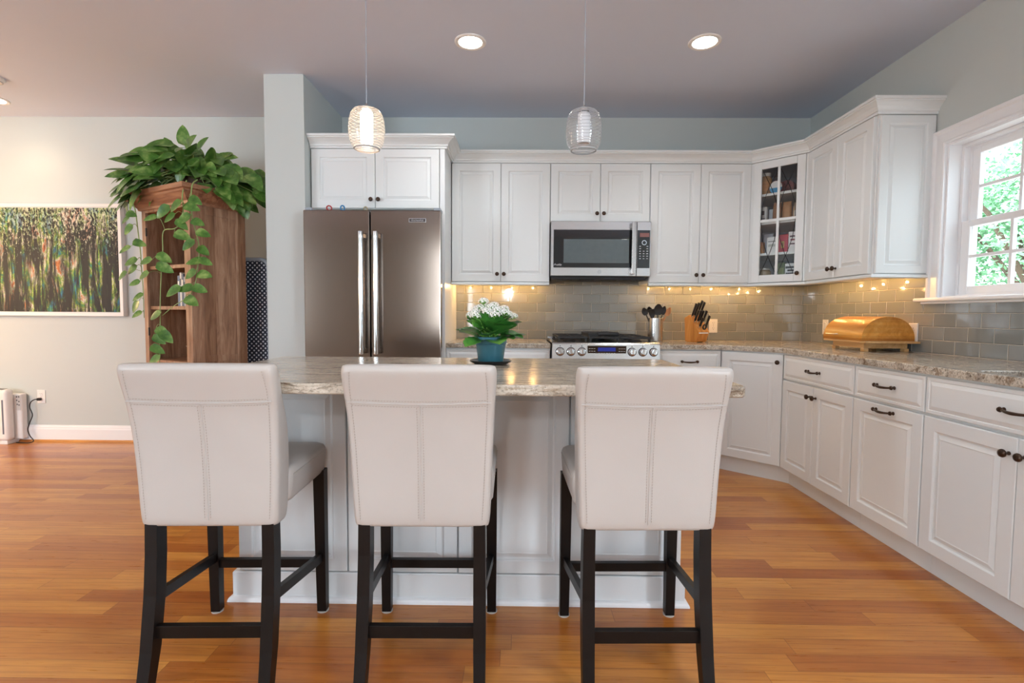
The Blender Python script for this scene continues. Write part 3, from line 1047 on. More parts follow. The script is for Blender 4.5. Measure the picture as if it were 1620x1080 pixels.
# diagonal corner base
C1, C2 = (1.470, BY), (BX, 3.414)
t = thing('corner_base_cabinet', 'white diagonal corner base cabinet with a single knobbed door', 'cabinet', (1.9, 3.9, 0), 0)
e = WALL_Y - .001
mb = MB().prism([C1, (1.470, e), (WALL_X - .001, e), (WALL_X - .001, 3.414), C2], .108, CB - .001)
mb.prism([(1.470, BY + .03), (1.470, e), (WALL_X - .001, e), (WALL_X - .001, 3.414), (BX + .045, 3.414), (BX + .01, 3.414 + .045)], 0, .108)
mb.build('body', 'cab', t, True)
uv = Vector((C2[0] - C1[0], C2[1] - C1[1], 0)); CW = uv.length; uv.normalize()
rzc = math.atan2(uv.y, uv.x)
mC = T(C1[0] + uv.x * .012 + uv.y * .0006, C1[1] + uv.y * .012 - uv.x * .0006, .116) @ RZ(rzc)
d = door(CW - .024, .752, 'cab', t, mC)
nc = Vector((uv.y, -uv.x, 0))
knob(d, mC @ Vector((CW - .024 - .028, -.0205, .70)), nc)


def right_base(label, y1, y0, kind):
    """y1 far end, y0 near end"""
    t = thing('base_cabinet', label, 'cabinet', (2.1, (y0 + y1) / 2, 0), 0, 'white base cabinets')
    if kind == 'sink':
        xe, ya, yb_ = WALL_X - .001, y0 + .0006, y1 - .0006
        MB().box(BX, BX + .012, ya, yb_, .108, CB - .001).box(xe - .012, xe, ya, yb_, .108, CB - .001).box(BX + .012, xe - .012, ya, ya + .016, .108, CB - .001).box(
            BX + .012, xe - .012, yb_ - .016, yb_, .108, CB - .001).box(BX + .012, xe - .012, ya + .016, yb_ - .016, .108, .124).box(BX + .045, xe, ya, yb_, 0, .108).build('body', 'cab', t, True)
    else:
        base_body(t, BX, WALL_X - .001, y0 + .0006, y1 - .0006, 'x')
    n = (-1, 0, 0)
    w = y1 - y0
    fx = BX - .0005
    d = door(w - .008, .156, 'cab', t, mat_face(fx, y1 - .004, .712, -PI / 2), drawer_loops(), 'drawer')
    ymid = (y0 + y1) / 2
    pull(d, (fx - .0205, ymid, .792), n, (0, -1, 0), .115)
    if kind == 'pullout':
        d = door(w - .008, .584, 'cab', t, mat_face(fx, y1 - .004, .116, -PI / 2))
        pull(d, (fx - .0205, ymid, .672), n, (0, -1, 0), .115)
    else:
        for a, b, k in ((y1 - .004, ymid + .0015, ymid + .029), (ymid - .0015, y0 + .004, ymid - .029)):
            d = door(a - b, .584, 'cab', t, mat_face(fx, a, .116, -PI / 2))
            knob(d, (fx - .0205, k, .640), n)
    return t


right_base('white right-wall base cabinet next to the corner, drawer over two small doors', 3.412, 2.690, 'doors')
right_base('white pull-out base cabinet on the right wall, bow handles on both drawer and door', 2.690, 2.222, 'pullout')
right_base('widest and nearest white base cabinet on the right wall, under the sink', 2.222, 1.38, 'sink')

# ------------------------------------------------------------------ worktops
EDGE = .026


def slab(mb, poly, z0=CB, z1=CT):
    """polygon slab with a small eased top and bottom edge"""
    c = Vector((sum(p[0] for p in poly) / len(poly), sum(p[1] for p in poly) / len(poly)))

    def inset(d):
        out = []
        n = len(poly)
        for i in range(n):
            p, q, r = Vector(poly[i - 1]), Vector(poly[i]), Vector(poly[(i + 1) % n])
            a, b = (q - p).normalized(), (r - q).normalized()
            na, nb = Vector((-a.y, a.x)), Vector((-b.y, b.x))
            m = na + nb
            m = m / max(.2, m.dot(na))
            out.append(q + m * d)
        return out
    area = sum(poly[i - 1][0] * poly[i][1] - poly[i][0] * poly[i - 1][1] for i in range(len(poly)))
    if area < 0:
        poly = poly[::-1]
    rings = []
    for d, z in ((.004, z0), (0, z0 + .004), (0, z1 - .006), (.002, z1 - .002), (.006, z1)):
        rings.append([(p.x, p.y, z) for p in inset(d)])
    return mb.loft(rings)


wb = WALL_Y - TT - .0008
wx = WALL_X - TT - .0008
t = thing('countertop', 'short speckled granite countertop left of the range', 'countertop', (-.15, 4.0, CB), 0)
slab(MB(), [(-.526, BY - EDGE), (.231, BY - EDGE), (.231, wb), (-.526, wb)]).build('stone_slab', 'granite', t, True)

t = thing('countertop', 'long speckled granite countertop running round the corner to the sink', 'countertop', (2.0, 3.0, CB), 0)
FXE = BX - EDGE
# sink cut-out: x 1.80..2.20, y 1.42..2.03
SX0, SX1, SY0, SY1 = 1.80, 2.20, 1.46, 2.03
bm = bmesh.new()


def ring_pts(poly, z):
    return [bm.verts.new((x, y, z)) for x, y in poly]


outer = [(1.003, BY - EDGE), (1.462, BY - EDGE), (FXE, 3.404), (FXE, 1.375), (wx, 1.375), (wx, wb), (1.003, wb)]
hole = []
for cx, cy, a0 in ((SX1 - .04, SY1 - .04, 0), (SX0 + .04, SY1 - .04, PI / 2), (SX0 + .04, SY0 + .04, PI), (SX1 - .04, SY0 + .04, 1.5 * PI)):
    for k in range(5):
        a = a0 + k * PI / 8
        hole.append((cx + .04 * math.cos(a), cy + .04 * math.sin(a)))
for poly in (outer, hole):
    lo, hi = ring_pts(poly, CB), ring_pts(poly, CT)
    for i in range(len(poly)):
        bm.faces.new((lo[i - 1], lo[i], hi[i], hi[i - 1]))
for z in (CB, CT):
    es = [e for e in bm.edges if all(abs(v.co.z - z) < 1e-6 for v in e.verts)]
    bmesh.ops.triangle_fill(bm, use_beauty=True, edges=es)
bmesh.ops.recalc_face_normals(bm, faces=list(bm.faces))
top_e = [e for e in bm.edges if all(abs(v.co.z - CT) < 1e-6 for v in e.verts) and e.is_manifold and e.calc_face_angle(0) > 1.0]
bmesh.ops.bevel(bm, geom=top_e, offset=.005, segments=2, profile=.5, affect='EDGES')
bm.verts.index_update()
mbs = MB().add([tuple(v.co) for v in bm.verts], [tuple(v.index for v in f.verts) for f in bm.faces])
bm.free()
mbs.build('stone_slab', 'granite', t, True)

t = thing('kitchen_sink', 'steel undermount sink set into the right-hand granite countertop', 'sink', ((SX0 + SX1) / 2, (SY0 + SY1) / 2, .68), 0)
mb = MB()
q = .002
x0, x1, y0, y1, zt, zb = SX0 - q, SX1 + q, SY0 - q, SY1 + q, CB - .0015, .70
w_ = .004
mb.box(x0 - w_, x0, y0 - w_, y1 + w_, zb, zt).box(x1, x1 + w_, y0 - w_, y1 + w_, zb, zt)
mb.box(x0, x1, y0 - w_, y0, zb, zt).box(x0, x1, y1, y1 + w_, zb, zt).box(x0, x1, y0, y1, zb, zb + .008)
mb.build('basin', 'sink_steel', t, True)
MB().lathe([(.0001, 0), (.045, 0), (.04, .004), (.0001, .003)], ((x0 + x1) / 2, (y0 + y1) / 2, zb + .0085), 20).build('drain', 'chrome', t, True, True)

# ================================================================== ISLAND
IX0, IX1, IY0, IY1 = -1.13, .685, 1.516, 2.452
BX0, BX1, BYF, BYB = -1.087, .628, 1.955, 2.42
t = thing('kitchen_island', 'pale panelled kitchen island base behind the three ivory stools', 'island', (-.22, 2.2, 0), 0)
MB().box(BX0, BX1, BYF, BYB, 0, CB - .001).build('body', 'island', t, True)
n = 4
pw = (BX1 - BX0) / n
for k in range(n):
    a = BX0 + pw * k
    door(pw - .006, .755, 'island', t, mat_face(a + .003, BYF - .0005, .119), raised_loops(.02, .050), 'raised_panel')
for sgn, x in ((-1, BX0), (1, BX1)):
    mS = mat_face(x + .0005 * sgn, BYF + .02 if sgn > 0 else BYB - .02, .119, PI / 2 * sgn)
    door(BYB - BYF - .04, .755, 'island', t, mS, raised_loops(.016, .052), 'end_panel')
bprof = [(0, 0), (.022, 0), (.022, .111), (.019, .115), (0, .115)]
ring = [(BX0, BYF), (BX1, BYF), (BX1, BYB), (BX0, BYB)]
MB().sweep(bprof, ring, True).build('base_moulding', 'island', t, True)
MB().sweep([(.022, 0), (.038, 0), (.037, .008), (.033, .015), (.027, .019), (.022, .02)], ring, True).build('shoe_moulding', 'trim', t, True)

t = thing('island_countertop', 'streaked granite island countertop with rounded corners, the potted flower on it', 'countertop', (-.22, 1.98, CB), 0)
poly = []
R_ = .035
for cx, cy, a0 in ((IX1 - R_, IY1 - R_, 0), (IX0 + R_, IY1 - R_, PI / 2), (IX0 + R_, IY0 + R_, PI), (IX1 - R_, IY0 + R_, 1.5 * PI)):
    for k in range(6):
        a = a0 + k * PI / 10
        poly.append((cx + R_ * math.cos(a), cy + R_ * math.sin(a)))
slab(MB(), poly).build('stone_slab', 'granite_island', t, True, True, 25)

# ================================================================== APPLIANCES
# ---- fridge
t = thing('refrigerator', 'tall brownish stainless french-door refrigerator between the stub wall and cabinets', 'refrigerator', (-.98, 3.85, 0), 0)
FX0, FX1, FM, FF = -1.428, -.518, -.985, 3.395
MB().box(FX0 + .005, -.572, FF + .075, 4.27, .02, 1.785).build('body', simple('fridge_side', '6E6A68', .4, .4), t, True)
MB().box(FX0 + .03, -.60, FF + .06, FF + .30, 0, .06).build('grille', 'black', t, True)
for a, b in ((FX0, FM - .004), (FM + .004, FX1)):
    d = MB().box(a, b, FF, FF + .07, .715, 1.802, .006).build('door', 'fridge_steel', t, True)
    hx = -1.032 if a == FX0 else -.935
    h = MB()
    h.lathe([(.0001, .855), (.0165, .855), (.0175, .858), (.0175, .895), (.0165, .897), (.0165, 1.613), (.0175, 1.615), (.0175, 1.652), (.0165, 1.655), (.0001, 1.655)], (hx, FF - .055, 0), 24)
    for z in (.876, 1.634):
        h.box(hx - .011, hx + .011, FF - .05, FF + .002, z - .014, z + .014, .003)
    h.build('handle', 'chrome', d, True, True)
    if a != FX0:
        bdg = MB().box(-.728, -.614, FF - .004, FF + .001, 1.722, 1.750, .0015).build('badge', 'chrome', d, True)
        MB().box(-.724, -.618, FF - .0052, FF - .0035, 1.726, 1.746).build('badge_plate', simple('badge_plate', '4C4A4A', .35, .5), bdg, True)
        text('KitchenAid', .0175, 'chrome', bdg, T(-.671 - t.location.x, FF - .0056 - t.location.y, 1.7355) @ FACE, 'badge_lettering')
d = MB().box(FX0, FX1, FF, FF + .07, .075, .702, .006).build('freezer_drawer', 'fridge_steel', t, True, True)
h = MB().tube([(FX0 + .08, FF - .055, .63), (FX1 - .08, FF - .055, .63)], .0165, 20)
for x in (FX0 + .1, FX1 - .1):
    h.box(x - .014, x + .014, FF - .05, FF + .002, .62, .64, .003)
h.build('handle', 'chrome', d, True, True)
MB().box(FX1 - .05, FX1 - .006, FF + .015, FF + .13, 1.8025, 1.822, .004).box(FX0 + .006, FX0 + .05, FF + .015, FF + .13, 1.8025, 1.822, .004).build('hinge_cover', 'greytube', t, True)
MB().box(FX1 - .052, FX1 - .012, FF + .071, FF + .0745, .72, 1.78).build('door_gap_strip', 'darkgap', t, True)  # dark strip in the gap behind the right door

# scissors-like loops and rings lying on top of the fridge
def loop(name, label, x, c, tilt, rx=.020, rz_=.016, long_=0.0):
    o = thing(name, label, 'utensil', (x, FF + .045, 1.8025), 0)
    mb = MB()
    pts = []
    for k in range(21):
        a = 2 * PI * k / 20
        pts.append((rx * math.cos(a) * math.cos(tilt) - rz_ * math.sin(a) * math.sin(tilt), .004, rz_ + .006 + rx * math.cos(a) * math.sin(tilt) + rz_ * math.sin(a) * math.cos(tilt)))
    mb.tube(pts, .0045, 8)
    mb.box(-.016 - long_, .016, -.008, .016, 0.0004, .006, .002)
    mb.build('ring_handle', simple('ring_' + c, c, .35), o, smooth=True)


loop('hanging_clip', 'red looped handle poking up from the fridge top', -1.272, 'A62A2C', -.6, .017, .015, .02)
loop('hanging_clip', 'blue looped handle on the fridge top, between the red and tan ones', -1.182, '2D7FB4', .3, .013, .016)
loop('hanging_clip', 'tan ring on the fridge top, nearest the door seam', -1.028, '9A8E72', 0, .011, .012)

# ---- microwave
t = thing('microwave', 'stainless over-range microwave with a black glass door window', 'microwave', (.618, 4.1, 1.4), 0)
MX0, MX1, MY, MZ0, MZ1 = .239, .997, 3.925, 1.405, 1.833
XS = .890          # split between door and control column
MB().box(MX0 + .003, MX1 - .003, MY + .035, WALL_Y - .0095, MZ0 + .008, MZ1).build('body', 'black', t, True)
d = MB()
d.rects(XS - MX0 - .0015, MZ1 - MZ0 - .016, [(0, 0), (0, -.03), (.003, -.033), ((.020, .062), -.033), ((.021, .063), -.031)], mat_face(MX0, MY + .033, MZ0 + .014))
dd = d.build('door', 'steel', t, True)
wz0, wz1, wx0_, wx1_ = MZ0 + .078, MZ1 - .066, MX0 + .022, XS - .022
g = MB().box(wx0_, wx1_, MY - .0006, MY + .001, wz0, wz1).build('door_glass', 'blackglass', dd, True)
MB().box(MX0 + .098, XS - .058, MY - .0012, MY, wz0 + .035, wz1 - .07, .0004).build('window_screen', 'greyscreen', g, True)
text('Profile', .022, 'legend', g, T(MX0 + .053 - .618, MY - .001 - 4.1, wz0 + .02 - 1.4) @ FACE, 'script_lettering', shear=.3)
h = MB()
hx = XS - .034
h.box(hx - .014, hx + .014, MY - .055, MY - .033, MZ0 + .025, MZ1 - .008, .006)
for z in (MZ0 + .05, MZ1 - .035):
    h.box(hx - .01, hx + .01, MY - .04, MY + .001, z - .014, z + .014, .002)
h.build('handle', 'steel', dd, True, True)
c = MB().rects(MX1 - XS - .0015, MZ1 - MZ0 - .016, [(0, 0), (0, -.03), (.003, -.033), (.01, -.033)], mat_face(XS + .0015, MY + .033, MZ0 + .014)).build('control_column', 'steel', t, True)
k0, k1 = XS - .006 + .01, MX1 - .008
kp_ = MB().box(k0, k1, MY - .0012, MY + .001, wz0 - .002, wz1 - .001).build('keypad', 'blackglass', c, True)
MB().box(k0 + .018, k1 - .006, MY - .0018, MY - .001, wz1 - .052, wz1 - .022).build('display', 'lcd_red', kp_, True)
kx = (k0 + k1) / 2 + .004
MB().lathe([(.014, 0), (.018, 0), (.018, .003), (.014, .003)], (kx, MY - .001, wz1 - .095), 24, (0, -1, 0), cap=False).build('dial', 'chrome', kp_, True, True)
lg = MB()
for r_ in range(6):
    for c_ in range(3):
        if r_ < 2 and c_ == 1:
            continue
        x = k0 + .022 + c_ * .027
        z = wz1 - .122 - r_ * .0185
        lg.box(x - .006, x + .006, MY - .0017, MY - .001, z - .0022, z + .0022)
lg.build('key_legends', 'legend', kp_, True)
em = MB().lathe([(.0115, 0), (.0135, 0), (.0135, .0015), (.0115, .0015)], (MX0 + .372, MY - .0005, MZ0 + .045), 24, (0, -1, 0), cap=False).build('emblem', 'greytube', dd, True, True)
text('GE', .015, 'greytube', em, T(MX0 + .372 - .618, MY - .001 - 4.1, MZ0 + .045 - 1.4) @ FACE, 'emblem_lettering', shear=.2)
ug = MB().box(MX0 + .01, MX1 - .03, MY + .03, MY + .3, MZ0 - .012, MZ0 + .008, .003)
for k in range(4):
    ug.box(MX0 + .05 + k * .17, MX0 + .17 + k * .17, MY + .045, MY + .16, MZ0 - .016, MZ0 - .011, .002)
ug.build('vent_underside', 'iron', t, True)

# ---- range
t = thing('range', 'stainless slide-in gas range with six knobs and a central griddle', 'stove', (.618, 3.95, 0), 0)
GX0, GX1, GY = .2385, .9965, 3.605
MB().box(GX0 + .002, GX1 - .002, 3.675, WALL_Y - .012, .02, .905).build('body', simple('range_side', '5A5A5B', .4, .5), t, True)
MB().box(GX0 + .03, GX1 - .03, 3.72, 4.2, 0, .02).build('plinth', 'black', t, True)
d = MB().box(GX0, GX1, 3.635, 3.674, .20, .795, .006).build('oven_door', 'steel', t, True)
MB().box(GX0 + .09, GX1 - .09, 3.6335, 3.637, .32, .66).build('oven_window', 'blackglass', d, True)
h = MB().tube([(GX0 + .05, 3.59, .74), (GX1 - .05, 3.59, .74)], .013, 16)
for x in (GX0 + .08, GX1 - .08):
    h.box(x - .01, x + .01, 3.59, 3.636, .732, .748, .003)
h.build('oven_handle', 'steel', d, True, True)
MB().box(GX0, GX1, 3.64, 3.674, .05, .19, .006).build('warming_drawer', 'steel', t, True)
# control panel: rounded front leaning back a little
prof = [(3.674, .806), (GY + .006, .806), (GY, .812), (GY + .010, .915), (GY + .018, .926), (GY + .035, .931), (3.674, .931)]
cp = MB().loft([[(x, y, z) for y, z in prof] for x in (GX0, GX1)]).build('control_panel', 'steel', t, True)
ny = Vector((0, -1, .097)).normalized()


def on_panel(x, z, o=0.0):
    return Vector((x, GY + .010 * (z - .812) / .103, z)) + ny * o


for i, px in enumerate((.2935, .370, .447, .800, .876, .952)):
    k = MB().lathe([(.0001, 0), (.0265, 0), (.0275, .004), (.0265, .012), (.022, .014), (.0215, .026), (.019, .030), (.0001, .030)], on_panel(px, .864), 26, ny).build('knob', 'chrome', t, True, True, 40)
    MB().lathe([(.0275, 0), (.031, 0), (.031, .0025), (.0275, .0025)], on_panel(px, .864), 26, ny, cap=False).build('collar', 'iron', k, True)
    a = (i * .35 - .9) * .5
    q = Matrix.Translation(on_panel(px, .864, .030)) @ Matrix.Rotation(a, 4, 'Y')
    MB().box(-.0065, .0065, -.010, .001, -.020, .020, .003, mat=q).build('grip', 'steel', k, True)
    MB().box(px - .003, px + .003, -.001, .001, .0, .006, mat=Matrix.Translation(on_panel(0, .901, .0003))).build('knob_mark', 'black', t, True)
tilt = Matrix.Rotation(math.atan(.097), 4, 'X')
dp = MB().box(-.136, .136, -.002, .001, -.043, .043, .0015, mat=Matrix.Translation(on_panel(.6235, .864)) @ tilt @ Matrix.Rotation(0, 4, 'X')).build('touch_panel', 'blackglass', t, True)
MB().box(-.062, .062, -.003, -.0015, .004, .031, mat=Matrix.Translation(on_panel(.6215, .864)) @ tilt).build('display', 'lcd_blue', dp, True)
wt = Matrix.Translation(on_panel(.650, .8815, .0032) - Vector(t.location)) @ tilt @ FACE
text('2:00', .020, 'lcd_digit', dp, wt, 'display_digits')
lg = MB()
Mp = Matrix.Translation(on_panel(.6235, .864)) @ tilt
for r_ in range(3):
    for x in [-.122, -.105, -.088, .088, .105, .122]:
        lg.box(x - .006, x + .006, -.0027, -.0018, .021 - r_ * .018, .024 - r_ * .018, mat=Mp)
for r_ in range(2):
    for k in range(7):
        x = -.054 + k * .018
        lg.box(x - .005, x + .005, -.0027, -.0018, -.014 - r_ * .014, -.008 - r_ * .014, mat=Mp)
lg.build('touch_legends', 'legend', dp, True)
# cooktop
mb = MB().box(GX0 - .0, GX1, 3.645, WALL_Y - .03, .9055, .922, .004)
mb.box(GX0, GX1, WALL_Y - .075, WALL_Y - .012, .9055, .945, .006)
for sx in (GX0, GX1):
    s_ = 1 if sx == GX0 else -1
    mb.loft([[(sx, y, .9055), (sx + s_ * .03, y, .9055), (sx + s_ * .022, y, .926), (sx - s_ * .0, y, .938)] for y in (3.66, 4.26)])
mb.build('cooktop', 'steel', t, True)
MB().box(GX0 + .035, GX1 - .035, 3.69, 4.245, .9222, .926, .001).build('burner_pan', 'black', t, True)
for cx, cy, r in ((.375, 3.80, .048), (.375, 4.12, .038), (.618, 3.97, .05), (.86, 3.80, .052), (.86, 4.12, .036)):
    MB().lathe([(.0001, 0), (r, 0), (r, .008), (r * .8, .010), (r * .8, .018), (.0001, .019)], (cx, cy, .9262), 22).build('burner', 'iron', t, True, True)
for gx in ((GX0 + .042, .498), (.506, .730), (.738, GX1 - .042)):
    mb = MB()
    a, b = gx
    zt = .968
    for y in (3.70, 4.23):
        mb.box(a, b, y - .007, y + .007, zt - .016, zt, .003)
    for x in (a + .007, b - .007):
        mb.box(x - .007, x + .007, 3.70, 4.23, zt - .016, zt, .003)
    mb.box(a, b, 3.958, 3.972, zt - .016, zt, .003)
    for cy in (3.82, 4.10):
        mb.box((a + b) / 2 - .006, (a + b) / 2 + .006, cy - .11, cy + .11, zt - .014, zt, .002)
        mb.box(a, b, cy - .006, cy + .006, zt - .014, zt, .002)
    for x in (a + .012, b - .012):
        for y in (3.705, 4.225):
            mb.box(x - .008, x + .008, y - .008, y + .008, .9262, zt - .01)
    mb.build('grate', 'iron', t, True)
t = thing('griddle', 'black griddle plate lying on the middle grate of the range', 'griddle', (.62, 3.9, .9685), 0)
MB().rects(.225, .42, [(0, 0), (0, -.018), (.002, -.020), (.016, -.020), (.02, -.012), (.03, -.010)], T(.508, 3.74, .9687) @ Matrix.Rotation(-PI / 2, 4, 'X')).build('plate', 'iron', t, True)
MB().box(.575, .735, 3.735, 3.765, .9690, .998, .012).build('end_grip', 'iron', t, True, True)

# ================================================================== ON THE WORKTOPS
ZC = CT + .0004
t = thing('utensil_crock', 'tall steel cylinder holding black cooking utensils beside the range', 'utensil holder', (1.088, 4.09, ZC))
MB().lathe([(.0001, 0), (.058, 0), (.060, .003), (.060, .186), (.0585, .188), (.057, .186), (.057, .006), (.0001, .006)], (0, 0, 0), 36).build('cylinder', 'steel', t, smooth=True)


def utensil(name, label, base, tip, head, mat):
    b, e = Vector(base), Vector(tip)
    o = thing(name, label, 'utensil', (1.088 + b.x, 4.09 + b.y, ZC + .008), 0, 'utensils in the steel crock')
    d = (e - b)
    L = d.length
    d.normalize()
    MB().tube([(0, 0, 0), d * L * .7, d * L * .86, d * L * .9], [.0055, .006, .005, .0045], 8).build('handle', mat, o, smooth=True)
    xs_ = d.cross(Vector((0, -1, 0))).normalized()
    q = Matrix((xs_, d.cross(xs_), d)).transposed().to_4x4()
    w, h, kind = head
    mb = MB()
    rings = []
    for k in range(9):
        s_ = k / 8
        ww = w / 2 * (math.sin(PI * min(1, .12 + s_ * .88)) ** .6 if kind != 'spatula' else (.55 + .45 * min(1, s_ * 2.2)))
        if k == 8 and kind != 'spatula':
            ww = w * .12
        ring = []
        for j in range(12):
            a = 2 * PI * j / 12
            cup = (-.018 if kind == 'ladle' else -.008) * (1 - (math.cos(a)) ** 2 * (ww / (w / 2)) ** 2) * math.sin(PI * s_)
            ring.append(Vector((ww * math.cos(a), .0035 * math.sin(a) - cup, s_ * h)))
        rings.append([Matrix.Translation(d * L * .88) @ q @ p for p in ring])
    mb.loft(rings)
    mb.build('head', mat, o, smooth=True)


utensil('slotted_spoon', 'largest black spoon, middle of the steel crock', (.005, -.01, 0), (.012, -.03, .232), (.072, .088, 'spoon'), 'black')
utensil('serving_spoon', 'black spoon leaning far left out of the crock', (.02, 0, 0), (-.092, -.02, .232), (.050, .06, 'spoon'), 'black')
utensil('ladle', 'small black ladle behind, left of the crock\'s largest spoon', (.02, .02, 0), (-.045, .02, .252), (.042, .05, 'ladle'), 'black')
utensil('spatula', 'black spatula low at the front left of the crock', (.01, -.02, 0), (-.038, -.045, .205), (.05, .07, 'spatula'), 'black')
utensil('serving_spoon', 'black spoon right of the crock\'s largest spoon', (-.01, .0, 0), (.058, -.01, .235), (.042, .07, 'spoon'), 'black')
utensil('wooden_spoon', 'brown wooden spoon leaning right out of the steel crock', (-.02, .01, 0), (.098, .0, .228), (.045, .07, 'spoon'), 'spoonwood')

# knife block
KB = Vector((1.405, 4.07, ZC))
KR = .42
t = thing('knife_block', 'oak knife block full of black handles beside the wall outlet', 'knife block', KB, KR)
kprof = [(-.052, .006), (-.082, .085), (.020, .215), (.072, .190), (.060, .006)]
MB().loft([[(x, y, z) for y, z in kprof] for x in (-.055, .055)]).build('block', 'blockwood', t)
MB().box(-.05, -.03, -.045, .05, 0, .0062).box(.03, .05, -.045, .05, 0, .0062).build('foot', 'blockwood', t)
MB().box(-.046, .046, -.001, .001, -.006, .006, mat=T(0, -.0795, .076) @ Matrix.Rotation(-.36, 4, 'X')).build('name_strip', 'trim', t)
fd = Vector((0, -.10 - .002, .13 + 0))
sl0, sl1 = Vector((0, -.082, .085)), Vector((0, .020, .215))
kd = Vector((.02, -.40, .90)).normalized()
mK = Matrix.Translation(KB) @ RZ(KR)
slots = [(-.040, .88, .115, 'back row, leftmost'), (-.013, .90, .120, 'back row, second from left'), (.014, .92, .135, 'back row, third from left'), (.040, .90, .125, 'back row, rightmost'),
         (-.040, .58, .100, 'middle row, leftmost'), (-.013, .56, .100, 'middle row, second from left'), (.014, .60, .095, 'middle row, third from left'), (.040, .55, .100, 'middle row, rightmost'),
         (-.020, .25, .085, 'front row, left'), (.036, .22, .105, 'front row, right')]
for x, s_, L, where in slots:
    p = sl0.lerp(sl1, s_) + Vector((x, 0, 0))
    o = thing('kitchen_knife', 'black-handled knife in the oak block, ' + where, 'knife', mK @ p, KR, 'knives in the oak block')
    rings = []
    q = kd.to_track_quat('Z', 'Y').to_matrix()
    for k, (r1, r2, h_) in enumerate(((.0060, .0085, .012), (.0068, .0105, .02), (.0068, .0095, .45 * L), (.0072, .0115, .8 * L), (.0066, .0125, .95 * L), (.004, .008, L))):
        rings.append([q @ Vector((r1 * math.cos(a), r2 * math.sin(a), h_)) for a in [2 * PI * j / 12 for j in range(12)]])
    MB().loft(rings).build('handle', 'black', o, smooth=True)
    MB().lathe([(.0001, .001), (.0075, .001), (.0075, .012), (.0001, .012)], (0, 0, 0), 10, kd).build('bolster', 'chrome', o)
o = thing('kitchen_shears', 'rounded black handle low at the front of the oak knife block', 'scissors', mK @ (sl0.lerp(sl1, .12) + Vector((.008, 0, 0))), KR)
MB().tube([Vector((.016 * math.cos(a), -.012 - .004 * math.sin(a), .022 + .018 * math.sin(a))) for a in [2 * PI * k / 16 for k in range(17)]], .006, 8).build('loop', 'black', o, smooth=True)

# bread box on a little stand
t = thing('bread_box', 'honey bamboo roll-top bread box on a low wooden stand, right-hand counter', 'bread box', (2.2, 3.26, ZC))
by0, by1, bx0, bx1, bz0, bz1 = 3.078, 3.462, 2.045, 2.365, .9795, 1.125
xm = .5 * (bx0 + bx1)


def dprof(a0, a1, sc_=1.0, n=16):
    return [(xm - (xm - bx0) * sc_ * math.cos(a), bz0 + (bz1 - bz0) * sc_ * math.sin(a) ** .85) for a in [a0 + (a1 - a0) * k / n for k in range(n + 1)]]


def dshape(pr, y0, y1):
    return MB().loft([[(x, y, z) for x, z in pr] for y in (y0, y1)])


dshape(dprof(PI / 2 - .06, PI) + [(xm + .005, bz0)], by0 + .006, by1 - .006).build('case', 'bamboo', t, True, True, 30)
lid = dprof(0, PI / 2 + .1) + dprof(PI / 2 + .1, 0, .93)
lo = dshape(dprof(0, PI / 2 + .1, 1.0) + [(xm + .01, bz0)], by0 - .0, by1).build('roll_lid', 'bamboo', t, True, True, 30)
MB().tube([(bx0 - .004, 3.30, 1.013), (bx0 - .020, 3.305, 1.013), (bx0 - .022, 3.395, 1.013), (bx0 - .004, 3.40, 1.013)], .004, 8).build('lid_handle', 'chrome', lo, True, True)
MB().box(bx0 + .0, bx1 + .005, by0 - .035, by1 - .005, .966, .979, .003).build('base_board', 'palewood', t, True)
st_ = MB()
for x in (bx0 + .03, bx1 - .05):
    st_.box(x, x + .02, by0 + .02, by1 - .06, .934, .9655, .002)
for y in (by0 + .02, by1 - .08):
    st_.box(bx0 + .05, bx1 - .05, y, y + .02, .934, .9655, .002)
st_.build('stand', 'palewood', t, True)
for x in (bx0 + .028, bx1 - .052):
    for y in (by0 + .015, by1 - .09):
        MB().box(x, x + .028, y, y + .034, ZC, .9335, .002).build('foot', 'palewood', t, True)


# wall outlets
def outlet(label, p, rz):
    t = thing('wall_outlet', label, 'outlet', p, rz, 'white duplex wall outlets')
    MB().rects(.070, .114, [(0, 0), (0, -.004), (.003, -.006), (.006, -.006)], T(-.035, 0, -.057)).build('cover_plate', 'white_plastic', t)
    for z in (-.0215, .0215):
        r = MB().lathe([(.0001, 0), (.0165, 0), (.0165, .002), (.0001, .002)], (0, -.006, z), 24, (0, -1, 0)).build('receptacle', 'white_plastic', t, smooth=True)
        MB().box(-.0075, -.0055, -.0086, -.0078, z + .001, z + .009).box(.0055, .0075, -.0086, -.0078, z + .002, z + .008).box(-.002, .002, -.0086, -.0078, z - .010, z - .006).build('slots', 'black', r)
    MB().lathe([(.0001, 0), (.003, 0), (.0025, .0012), (.0001, .0014)], (0, -.006, 0), 10, (0, -1, 0)).build('screw', 'chrome', t)
    return t


outlet('white outlet on the back-wall tile, right of the knife block', (1.632, WALL_Y - TT - .0003, 1.038), 0)
outlet('white outlet on the right-wall tile, half behind the bread box', (WALL_X - TT - .0003, 4.00, 1.042), -PI / 2)
outlet('white outlet on the right-wall tile, between the bread box and window', (WALL_X - TT - .0003, 3.115, 1.030), -PI / 2)
outlet('white outlet low on the living-room wall with a black cord plugged in', (-4.11, WALL_Y - .0003, .388), 0)

# ================================================================== THE THREE STOOLS
def rrect(hw, y0, y1, r, n=4):
    pts = []
    for cx, cy, a0 in ((hw - r, y1 - r, 0), (-hw + r, y1 - r, PI / 2), (-hw + r, y0 + r, PI), (hw - r, y0 + r, 1.5 * PI)):
        for k in range(n + 1):
            a = a0 + k * PI / 2 / n
            pts.append((cx + r * math.cos(a), cy + r * math.sin(a)))
    return pts


